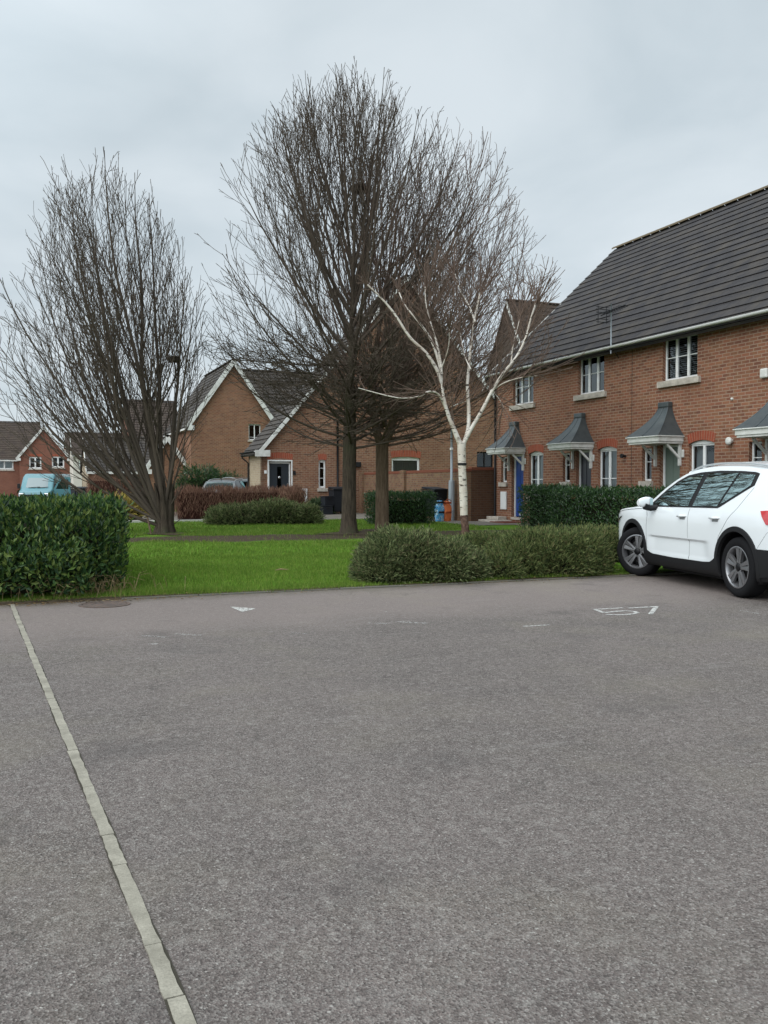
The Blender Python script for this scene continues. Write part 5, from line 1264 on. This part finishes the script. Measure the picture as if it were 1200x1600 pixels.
T_ = pchip([0, .03, .10, .25, .5, .9, 1.12, 1.30, 1.55, 1.80, 2.02, 2.3, 2.7, 3.2, 3.6, 3.95, 4.12, 4.22, 4.31, 4.36, 4.40, 4.425],
           [.74, .84, .905, .955, .985, 1.015, 1.045, 1.125, 1.285, 1.415, 1.495, 1.545, 1.565, 1.555, 1.525, 1.485, 1.455, 1.36, 1.17, 1.04, .92, .72])
CR = pchip([0, .15, .6, 1.1, 1.35, 1.8, 2.3, 3.4, 4.05, 4.2, 4.3, 4.4], [.02, .035, .065, .075, .10, .11, .075, .07, .05, .03, .02, .02])
QW = pchip([0, .05, .15, .35, .7, 1.0, 2.2, 3.5, 3.9, 4.15, 4.32, 4.40, 4.425], [.76, .82, .885, .945, .988, 1, 1, 1, .985, .96, .925, .885, .80])
PZ = pchip([.18, .28, .40, .55, .72, .86, .96, 1.03, 1.10, 1.25, 1.45, 1.60], [.84, .905, .922, .930, .9325, .931, .920, .893, .868, .806, .715, .635])
ZBOT = pchip([0, .15, .5, 1.3, 3.0, 3.8, 4.3, 4.425], [.30, .22, .20, .21, .21, .22, .27, .34])
def flank(x, z):
    y = PZ(z) * QW(x)
    if 1.30 < x < 3.02 and .40 < z < .635:   # hollow low in the doors, with a firm top crease
        e = min(1, (x - 1.30) / .20, (3.02 - x - (z - .40) * .25) / .24); e = max(0, e); e = e * e * (3 - 2 * e)
        t = (z - .40) / .235; y -= .034 * e * (min(1, (1 - t) / .13)) * (.35 + .65 * t)
    if z > T_(x) - .05: y -= .012 * ((z - T_(x) + .05) / .05) ** 2
    return y
AX = 3.53
def car(label, paint, loc, rz, group=None, steer=32, zs=1.0, simple=False):
    t = thing('parked_car', label, 'car', loc, rz, group); t.scale = (1, 1, zs)
    X = lambda xs_: AX - xs_
    xs_ = sorted(set([0, .012, .03, .06, .10] + [round(x, 3) for x in np.arange(.15, 4.2, .075 if simple else .045)] + [1.30, 3.02, 4.22, 4.27, 4.31, 4.345, 4.375, 4.40, 4.417, 4.425]))
    NZ, NT = (9, 6) if simple else (16, 9); P = []
    zl_ = [.28, .34, .395, .44, .50, .56, .60, .618, .635, .66, .72, .80, .88, .94, .98, 1.02, 1.06, 1.12]
    for x in xs_:
        zb, zt = ZBOT(x), T_(x); row = [(0, zb)]; n1 = NZ
        zz_ = [zb + (.72 - zb) * (q - .21) / .51 for q in ((.21, .30, .40, .52, .62, .72) if simple else (.21, .25, .30, .35, .38, .41, .44, .48, .52, .56, .59, .605, .62, .635, .65, .68, .72))]
        zz_ += [.72 + (zt - .72) * j / n1 for j in range(1, n1 + 1)]
        for z in zz_: row.append((flank(x, z), z))
        row.insert(1, (.52, zb)); ye = row[-1][0]; cr_ = CR(x)
        for j in range(1, NT + 1):
            q = j / NT; row.append((ye * (1 - q), zt + cr_ * math.sin(q * math.pi / 2) ** .8))
        P.append((x, row))
    m = MB(); full = []
    for x, row in P:
        left = [(X(x), y, z) for y, z in row]; right = [(X(x), -y, z) for y, z in row[::-1][1:-1]]
        ring = left + right; ring.append(ring[0]); full.append(ring)
    base = 0; nr = len(full[0]) - 1
    for ring in full: m.v.extend(ring[:-1])
    for i in range(len(full) - 1):
        for k in range(nr):
            a, b = i * nr + k, i * nr + (k + 1) % nr; m.f.append((a, b, b + nr, a + nr)); m.uv.append(None); m.mi.append(0)
    m.f.append(tuple(range(nr - 1, -1, -1))); m.uv.append(None); m.mi.append(0)
    e = (len(full) - 1) * nr; m.f.append(tuple(range(e, e + nr))); m.uv.append(None); m.mi.append(0)
    body = m.build('body', [paint, BLACK], t, True)
    bm = __import__('bmesh').new(); bm.from_mesh(body.data); __import__('bmesh').ops.recalc_face_normals(bm, faces=bm.faces); bm.to_mesh(body.data); bm.free()
    # wheel housings: faces inside the arch circles go, the rest of the rim snaps to the circle
    BMm = __import__('bmesh'); bm = BMm.new(); bm.from_mesh(body.data); ARr = .425; dele = []
    for f in bm.faces:
        c = f.calc_center_median()
        for wx in (0, 2.70):
            if abs(c.y) > .56 and (c.x - wx) ** 2 + (c.z - .375) ** 2 < ARr ** 2: dele.append(f); break
    BMm.ops.delete(bm, geom=dele, context='FACES')
    for v in bm.verts:
        if abs(v.co.y) > .60 and v.is_boundary:
            for wx in (0, 2.70):
                dx, dz = v.co.x - wx, v.co.z - .375; L_ = math.hypot(dx, dz)
                if L_ < ARr + .06: v.co.x = wx + dx / L_ * ARr; v.co.z = .375 + dz / L_ * ARr
    for f in bm.faces:
        if f.calc_center_median().z < (.34 if f.calc_center_median().x < -.4 else .29): f.material_index = 1
    bm.to_mesh(body.data); bm.free()
    try: body.data.set_sharp_from_angle(angle=R(32))
    except Exception: pass
    for wx in (0, 2.70):
        for s in (-1, 1):
            hs_ = MB(); P = []
            for i in range(25):
                an = R(-25 + 230 * i / 24); P.append([(wx + .43 * math.cos(an), s * yy, .375 + .43 * math.sin(an)) for yy in (.50, .88)])
            hs_.grid(P); hs_.poly([p[0] for p in P]); hs_.build('wheel_housing', BLACK, t)
    def samp(pl, n):
        pl = [Vector((p[0], p[1])) for p in pl]; L = [0]
        for a, b in zip(pl[:-1], pl[1:]): L.append(L[-1] + (b - a).length)
        o = []
        for i in range(n + 1):
            s = L[-1] * i / n; k = max(j for j in range(len(pl) - 1) if L[j] <= s + 1e-9); f = (s - L[k]) / (L[k + 1] - L[k]); o.append(pl[k].lerp(pl[k + 1], min(1, f)))
        return o
    def patch(bot, top, off, side, nu=22, nv=8, back=None):
        B, Tt = samp(bot, nu), samp(top, nu); P = []
        for i in range(nu + 1):
            row = []
            for j in range(nv + 1):
                q = B[i].lerp(Tt[i], j / nv); row.append((X(q.x), side * (flank(q.x, q.y) + off), q.y))
            P.append(row)
        m = MB(); m.grid(P, flip=(side > 0))
        if back is not None:   # give it thickness round the rim
            rim = [r[0] for r in P] + P[-1][1:] + [r[-1] for r in P[::-1]][1:] + P[0][::-1][1:]
            for a, b in zip(rim[:-1], rim[1:]):
                qd = [a, b, (b[0], b[1] - side * back, b[2]), (a[0], a[1] - side * back, a[2])]; m.poly(qd); 
        return m
    PB = BLACK
    for s in (1, -1):
        patch([(1.30, 1.028), (2.2, 1.038), (3.08, 1.046), (3.67, 1.325)], [(1.32, 1.06), (1.62, 1.262), (1.85, 1.388), (2.06, 1.462), (2.35, 1.497), (2.8, 1.512), (3.3, 1.500), (3.60, 1.482), (3.68, 1.462)], .004, s, 44, back=.012).build('window_trim', PB, t, True)
        g = patch([(1.42, 1.052), (2.36, 1.060)], [(1.44, 1.085), (1.64, 1.232), (1.86, 1.355), (2.07, 1.428), (2.45, 1.478)], .009, s, back=.006).build('side_window', CARGLASS, t, True)
        g = patch([(2.47, 1.062), (3.05, 1.070)], [(2.56, 1.484), (3.24, 1.474)], .009, s, back=.006).build('side_window', CARGLASS, t, True)
        g = patch([(3.10, 1.085), (3.60, 1.325)], [(3.29, 1.472), (3.61, 1.450)], .009, s, back=.006).build('side_window', CARGLASS, t, True)
        # cladding: arches, sill, bumper bottoms
        for wx in (.83, 3.53):
            m = MB(); P = []
            for i in range(37):
                an = R(-22 + 224 * i / 36); row = []
                for k, rr_ in enumerate((.395, .40, .455, .462)):
                    x = wx - rr_ * math.cos(an) * (1 if 1 else 1); z = .375 + rr_ * math.sin(an) * (1.02); x = min(max(x, .03), 4.40)
                    y = flank(x, max(z, .2)) + (.014 if k in (1, 2) else -.03 if k == 0 else -.005); row.append((X(x), s * y, z))
                P.append(row)
            m.grid(P, flip=(s < 0)); m.build('wheel_arch_trim', BLACK, t, True, auto=40)
        patch([(1.20, .235), (3.16, .235)], [(1.20, .44), (1.42, .375), (2.0, .362), (2.80, .368), (2.98, .38), (3.14, .47)], .012, s, 30, 4, back=.03).build('sill_trim', BLACK, t, True)
        patch([(3.93, .27), (4.40, .33)], [(3.93, .60), (4.40, .60)], .012, s, 10, 4, back=.03).build('rear_bumper_trim', BLACK, t, True)
        patch([(.06, .30), (.44, .25)], [(.06, .42), (.42, .40)], .012, s, 10, 4, back=.03).build('front_bumper_trim', BLACK, t, True)
        tl = mat('red tail lamp', (.45, .008, .012), .12, .6, coat=1)
        m = patch([(4.10, .885), (4.38, .865)], [(3.96, 1.035), (4.10, 1.045), (4.35, 1.05)], .012, s, 10, 5, back=.02); m.build('tail_light', tl, t, True)
        patch([(.03, .735), (.22, .76)], [(.04, .80), (.42, .875)], .008, s, 8, 3, back=.01).build('headlight', CHROME, t, True)
        # panel gaps
        def gline(pl, w=.005):
            Q = samp(pl, 26); pts = [(X(q.x), s * (flank(q.x, q.y) + .0006), q.y) for q in Q]; gap = MB(); gap.tube(pts, w / 2, 4); gap.build('panel_gap', mat('panel gap shadow', (.12, .13, .13), .7, .2), t)
        gline([(1.28, .44), (1.27, .75), (1.30, .98), (1.36, 1.03)]); gline([(2.44, .37), (2.42, .8), (2.42, 1.03)])
        gline([(3.10, .50), (3.16, .70), (3.36, .93), (3.50, 1.06), (3.68, 1.30)]); gline([(1.12, 1.0), (.7, .975), (.36, .948), (.12, .885)], .010); gline([(1.15, 1.01), (1.24, .98), (1.28, .90)], .004)
        gline([(3.94, .60), (4.1, .78), (4.2, .86)], .004)
        for hx in (2.28, 3.08):
            h = MB(); y = flank(hx, .93); h.tube([(X(hx) + .10, s * (y - .005), .918), (X(hx) + .075, s * (y + .034), .922), (X(hx) - .065, s * (y + .034), .930), (X(hx) - .095, s * (y - .005), .928)], [.013, .016, .016, .013], 8); h.build('door_handle', paint, t, True)
            h = MB(); P = [[(X(hx) + .085 * c_, s * (flank(hx, .915 + .025 * d_) + .0015), .905 + .025 * d_) for d_ in (-1, 0, 1)] for c_ in (-.8, 0, .8)]; h.grid(P, flip=(s > 0)); h.build('handle_recess_shade', mat('recess shade grey', (.20, .21, .21), .6, .3), t)  # flat grey patch on the panel paints the shade behind the handle
        mm = MB(); x0, y0, z0 = X(1.50), s * .93, 1.06
        mr_ = MB(); P = []
        for i in range(9):
            f = i / 8; rr_ = math.sin(math.pi * (.12 + .76 * f)) ** .5; P.append([(x0 + .02 + .085 * rr_ * math.cos(q) * (1.0 if math.cos(q) > 0 else .35), y0 + s * (.02 + .21 * f), z0 + .045 + .072 * rr_ * math.sin(q) - .02 * f) for q in np.linspace(0, 2 * math.pi, 17)])
        mr_.grid(P); mr_.poly(P[0][:-1]); mr_.poly(P[-1][:-1][::-1]); mo = mr_.build('wing_mirror', paint, t, True)
        a_ = MB(); a_.tube([(x0 - .02, s * .87, z0 - .035), (x0 + .01, y0 + s * .05, z0 - .05), (x0 + .02, y0 + s * .14, z0 - .02)], [.035, .042, .05], 8); a_.build('mirror_arm', BLACK, mo, True)
        g = MB(); g.box(x0 - .022, x0 - .012, min(y0 + s * .03, y0 + s * .075), max(y0 + s * .03, y0 + s * .075), z0 - .01, z0 + .09); g.build('mirror_glass', CHROME, mo)
        r_ = MB(); r_.tube([(X(xx), s * (flank(xx, T_(xx)) - .055), T_(xx) + .022 + (.018 if 2.05 < xx < 3.9 else 0)) for xx in np.linspace(1.95, 4.0, 24)], .013, 6); r_.build('roof_rail', mat('satin rail', (.55, .57, .58), .35, .5, .6), t, True)
    # windscreen, rear window, hood line
    def top(x0, x1, q0, q1, off, nm, mt, n=14):
        m = MB(); P = []
        for i in range(n + 1):
            x = x0 + (x1 - x0) * i / n; row = []; ye = flank(x, T_(x)); cr_ = CR(x); zt = T_(x)
            for k in range(-12, 13):
                q = abs(k) / 12; q = 1 - q * (1 - q0); sgn = -1 if k < 0 else 1
                row.append((X(x) , sgn * ye * (1 - q), zt + cr_ * math.sin(q * math.pi / 2) ** .8 + off))
            P.append(row)
        m.grid(P, flip=False); return m.build(nm, mt, t, True)
    top(1.22, 1.98, .10, 1, .006, 'windscreen', CARGLASS); top(4.20, 4.345, .14, 1, .008, 'rear_window', CARGLASS)
    m = MB(); m.box(X(4.435), X(4.405), -.27, .27, .74, .86); m.build('number_plate', mat('yellow plate', (.55, .42, .05), .5, .3), t)
    m = MB(); m.box(X(.02), X(-.012), -.42, .42, .48, .70); m.build('grille', BLACK, t)
    m = MB(); m.box(X(4.44), X(4.30), -.70, .70, .27, .58); m.build('bumper_trim', BLACK, t, bevel=.03)
    m = MB(); m.box(.50, 2.20, -.70, .70, .15, .24); m.build('underbody', BLACK, t)
    m = MB(); m.tube([(X(4.0), 0, 1.53), (X(4.03), 0, 1.57), (X(4.12), 0, 1.585)], [.03, .022, .006], 8); m.build('roof_antenna', paint, t, True)
    # wheels
    rimm = mat('alloy wheel silver', (.25, .25, .26), .3, .5, .7); dark = mat('gloss black wheel', (.008, .008, .009), .4, .25)
    def wheel(x, s, st):
        w = thing('wheel', None, None); w.parent = t; del_ = [k for k in ()]
        w.location = (x, s * .79, .36); w.rotation_euler = (0, 0, R(st))
        Rt = .36; m = MB(); m.lathe([(.240, -.10), (.255, -.115), (.30, -.122), (.335, -.115), (.352, -.095), (.36, -.06), (.36, .06), (.352, .095), (.335, .115), (.30, .122), (.255, .115), (.240, .10)], 56, 'y', close=True)
        # tread grooves
        m.build('tyre', RUBBER, w, True, auto=50)
        m = MB(); m.lathe([(.243, s * .112), (.250, s * .116), (.235, s * .118), (.222, s * .100), (.215, s * .02), (.215, -s * .10)], 48, 'y'); m.build('rim', rimm, w, True, auto=40)
        m = MB(); m.lathe([(0, s * .01), (.205, s * .01), (.214, s * .03)], 32, 'y'); m.build('wheel_back', dark, w)
        m = MB(); m.lathe([(.05, s * .03), (.165, s * .03), (.165, s * .015)], 32, 'y'); m.build('brake_disc', mat('brake steel', (.07, .07, .07), .5, .5, .7), w)
        for k in range(5):
            a0 = R(90 + 72 * k + 8); m = MB()
            def pt(r, w_, y): return (r * math.cos(a0) - w_ * math.sin(a0), s * y, r * math.sin(a0) + w_ * math.cos(a0))
            for sg in (-1, 1):
                A = [pt(.045, 0.0, .100), pt(.045, sg * .028, .097), pt(.235, sg * .070, .112), pt(.235, sg * .008, .104)]
                Bk = [pt(.045, 0.0, .06), pt(.045, sg * .028, .06), pt(.235, sg * .070, .08), pt(.235, sg * .008, .07)]
                m.poly(A); 
                for i in range(4):
                    j = (i + 1) % 4; m.poly([A[i], A[j], Bk[j], Bk[i]])
            m.build('spoke', rimm, w)
        m = MB(); m.lathe([(0, s * .112), (.030, s * .110), (.052, s * .100), (.056, s * .06)], 20, 'y'); m.build('hub_cap', dark, w, True)
        m = MB()
        for k in range(5):
            a0 = R(54 + 72 * k + 8); m.lathe([(0, s * .104), (.009, s * .103), (.009, s * .08)], 6, 'y', (.052 * 1.35 * math.cos(a0), 0, .052 * 1.35 * math.sin(a0)))
        m.build('wheel_nuts', CHROME, w)
    wheel(0, 1, 0); wheel(0, -1, 0); wheel(2.70, 1, steer); wheel(2.70, -1, steer)
    return t
WP = mat('white car paint', (.70, .73, .74), .25, .5, coat=.6)
HEAD = R(100.7)
fw_ = Vector((math.cos(HEAD), math.sin(HEAD), 0)); lf = Vector((-fw_.y, fw_.x, 0))
car('white compact crossover parked on the tarmac at the right edge with its front wheels turned', WP, Vector((4.30, 10.77, 0)) - lf * .85, HEAD, zs=1.02)
SILV = mat('grey car paint', (.05, .06, .065), .3, .5, .2, .4); DGR = mat('dark car paint', (.03, .035, .035), .25, .5, coat=.6)
p = at(352, 40.5, gz(28) - 0.0); car('dark grey car parked behind the maroon hedge, left of the pair', SILV, p, R(80), 'cars half hidden by the maroon hedge', 0, .93, True)
p = at(384, 41.5, gz(28) - 0.0); car('dark car parked behind the maroon hedge, beside the buff porch wall', DGR, p, R(120), 'cars half hidden by the maroon hedge', 0, .97, True)

# ------------------------------------------------------------------ TEAL VAN
TEAL = mat('teal van paint', (.07, .205, .235), .35, .5, coat=.4)
dV = 53; pv = at(53, dV, .08); tv = thing('van', 'teal van facing the camera above the left hedge with its cab door open', 'van', pv, R(6)); tv.scale = (.96, .96, .95)
# local: x right as seen from camera, y away, nose at y=0
def ringv(y, hw, z0, z1, r=.12):
    o = []
    for cx, cz, a0 in ((hw - r, z1 - r, 0), (-hw + r, z1 - r, 90), (-hw + .05, z0 + .05, 180), (hw - .05, z0 + .05, 270)):
        rr_ = r if a0 < 180 else .05
        for k in range(5): an = R(a0 + 22.5 * k); o.append((cx + rr_ * math.cos(an), y, cz + rr_ * math.sin(an)))
    return o
m = MB(); RG = [ringv(0, .86, .35, .80), ringv(.05, .93, .32, .95), ringv(.45, .98, .30, 1.12), ringv(.62, .99, .30, 1.20), ringv(1.15, .96, .30, 2.02, .20), ringv(1.45, .98, .30, 2.13, .2), ringv(5.1, 1.0, .30, 2.16, .16), ringv(5.2, .97, .32, 2.12, .16)]
m.grid([r + [r[0]] for r in RG]); m.poly(RG[0]); m.poly(RG[-1][::-1]); m.build('body', TEAL, tv, True, auto=35)
m = MB(); P = []
for i in range(9):
    f = i / 8; z = 1.24 + .62 * f; y = .62 + (z - 1.20) / .82 * .53 - .022; hw_ = .88 - .06 * f; P.append([(hw_ * s_, y + .05 * abs(s_) ** 3, z) for s_ in np.linspace(-1, 1, 9)])
m.grid(P); m.build('windscreen', mat('pale van windscreen', (.20, .25, .26), .18, .5), tv, True)
m = MB(); m.tube([(-.5, .60, 1.24), (.2, .63, 1.30)], .012, 5); m.tube([(.05, .60, 1.24), (.7, .64, 1.29)], .012, 5); m.build('wiper', BLACK, tv)
m = MB(); m.box(-.55, .55, -.02, .06, .62, .82); m.build('grille', BLACK, tv, bevel=.02)
m = MB(); m.box(-.92, .92, -.05, .12, .32, .58); m.build('bumper', BLACK, tv, bevel=.04)
for s in (-1, 1):
    m = MB(); m.box(*sorted((s * .60, s * .90)), -.01, .14, .66, .90); m.build('headlight', CHROME, tv, bevel=.03)
    m = MB(); m.box(*sorted((s * 1.02, s * 1.20)), .72, .80, 1.18, 1.50); m.build('wing_mirror', BLACK, tv, bevel=.03)
    for y in (.95, 4.2):
        m = MB(); m.lathe([(0, .10), (.20, .11), (.33, .10), (.34, 0), (.33, -.10), (0, -.10)], 24, 'x', (s * .88, y, .34)); m.build('wheel', RUBBER, tv, True, auto=40)
# open door on the right of the picture: hinged at the front pillar, swung out
m = MB(); ol = [(0, .45), (0, 1.15), (.18, 1.52), (.42, 1.88), (.95, 1.92), (1.02, 1.75), (1.02, .45)]; il = [(.14, 1.16), (.27, 1.46), (.47, 1.74), (.88, 1.77), (.88, 1.16)]
polys = [[Vector((x, z, 0)) for x, z in ol], [Vector((x, z, 0)) for x, z in il]]; flat = [p for q in polys for p in q]
for tri in geometry.tessellate_polygon(polys):
    P3 = [flat[i] for i in tri]; m.poly([(p.x, -.03, p.y) for p in P3]); m.poly([(p.x, .03, p.y) for p in P3[::-1]])
for q in (ol, il):
    for i in range(len(q)): a, b = q[i], q[(i + 1) % len(q)]; m.poly([(a[0], -.03, a[1]), (b[0], -.03, b[1]), (b[0], .03, b[1]), (a[0], .03, a[1])])
dr_ = m.build('open_door', TEAL, tv); dr_.location = (1.0, .70, 0); dr_.rotation_euler = (0, 0, R(14))
m = MB(); m.poly([(x, 0, z) for x, z in il]); m.build('door_glass', CARGLASS, dr_)
m = MB(); m.box(.12, .90, .035, .06, .62, 1.05); m.build('door_lining', BLACK, dr_)
wheelie('wheelie_bin', 'dark bin standing beside the pale garage wall beyond the left hedge', 128, 49, PHI, BINM, BINM, v=36)
wheelie('wheelie_bin', 'dark bin beyond the left hedge, between the van door and the garage', 121.5, 50, PHI + .3, BINM, BINM, v=36)
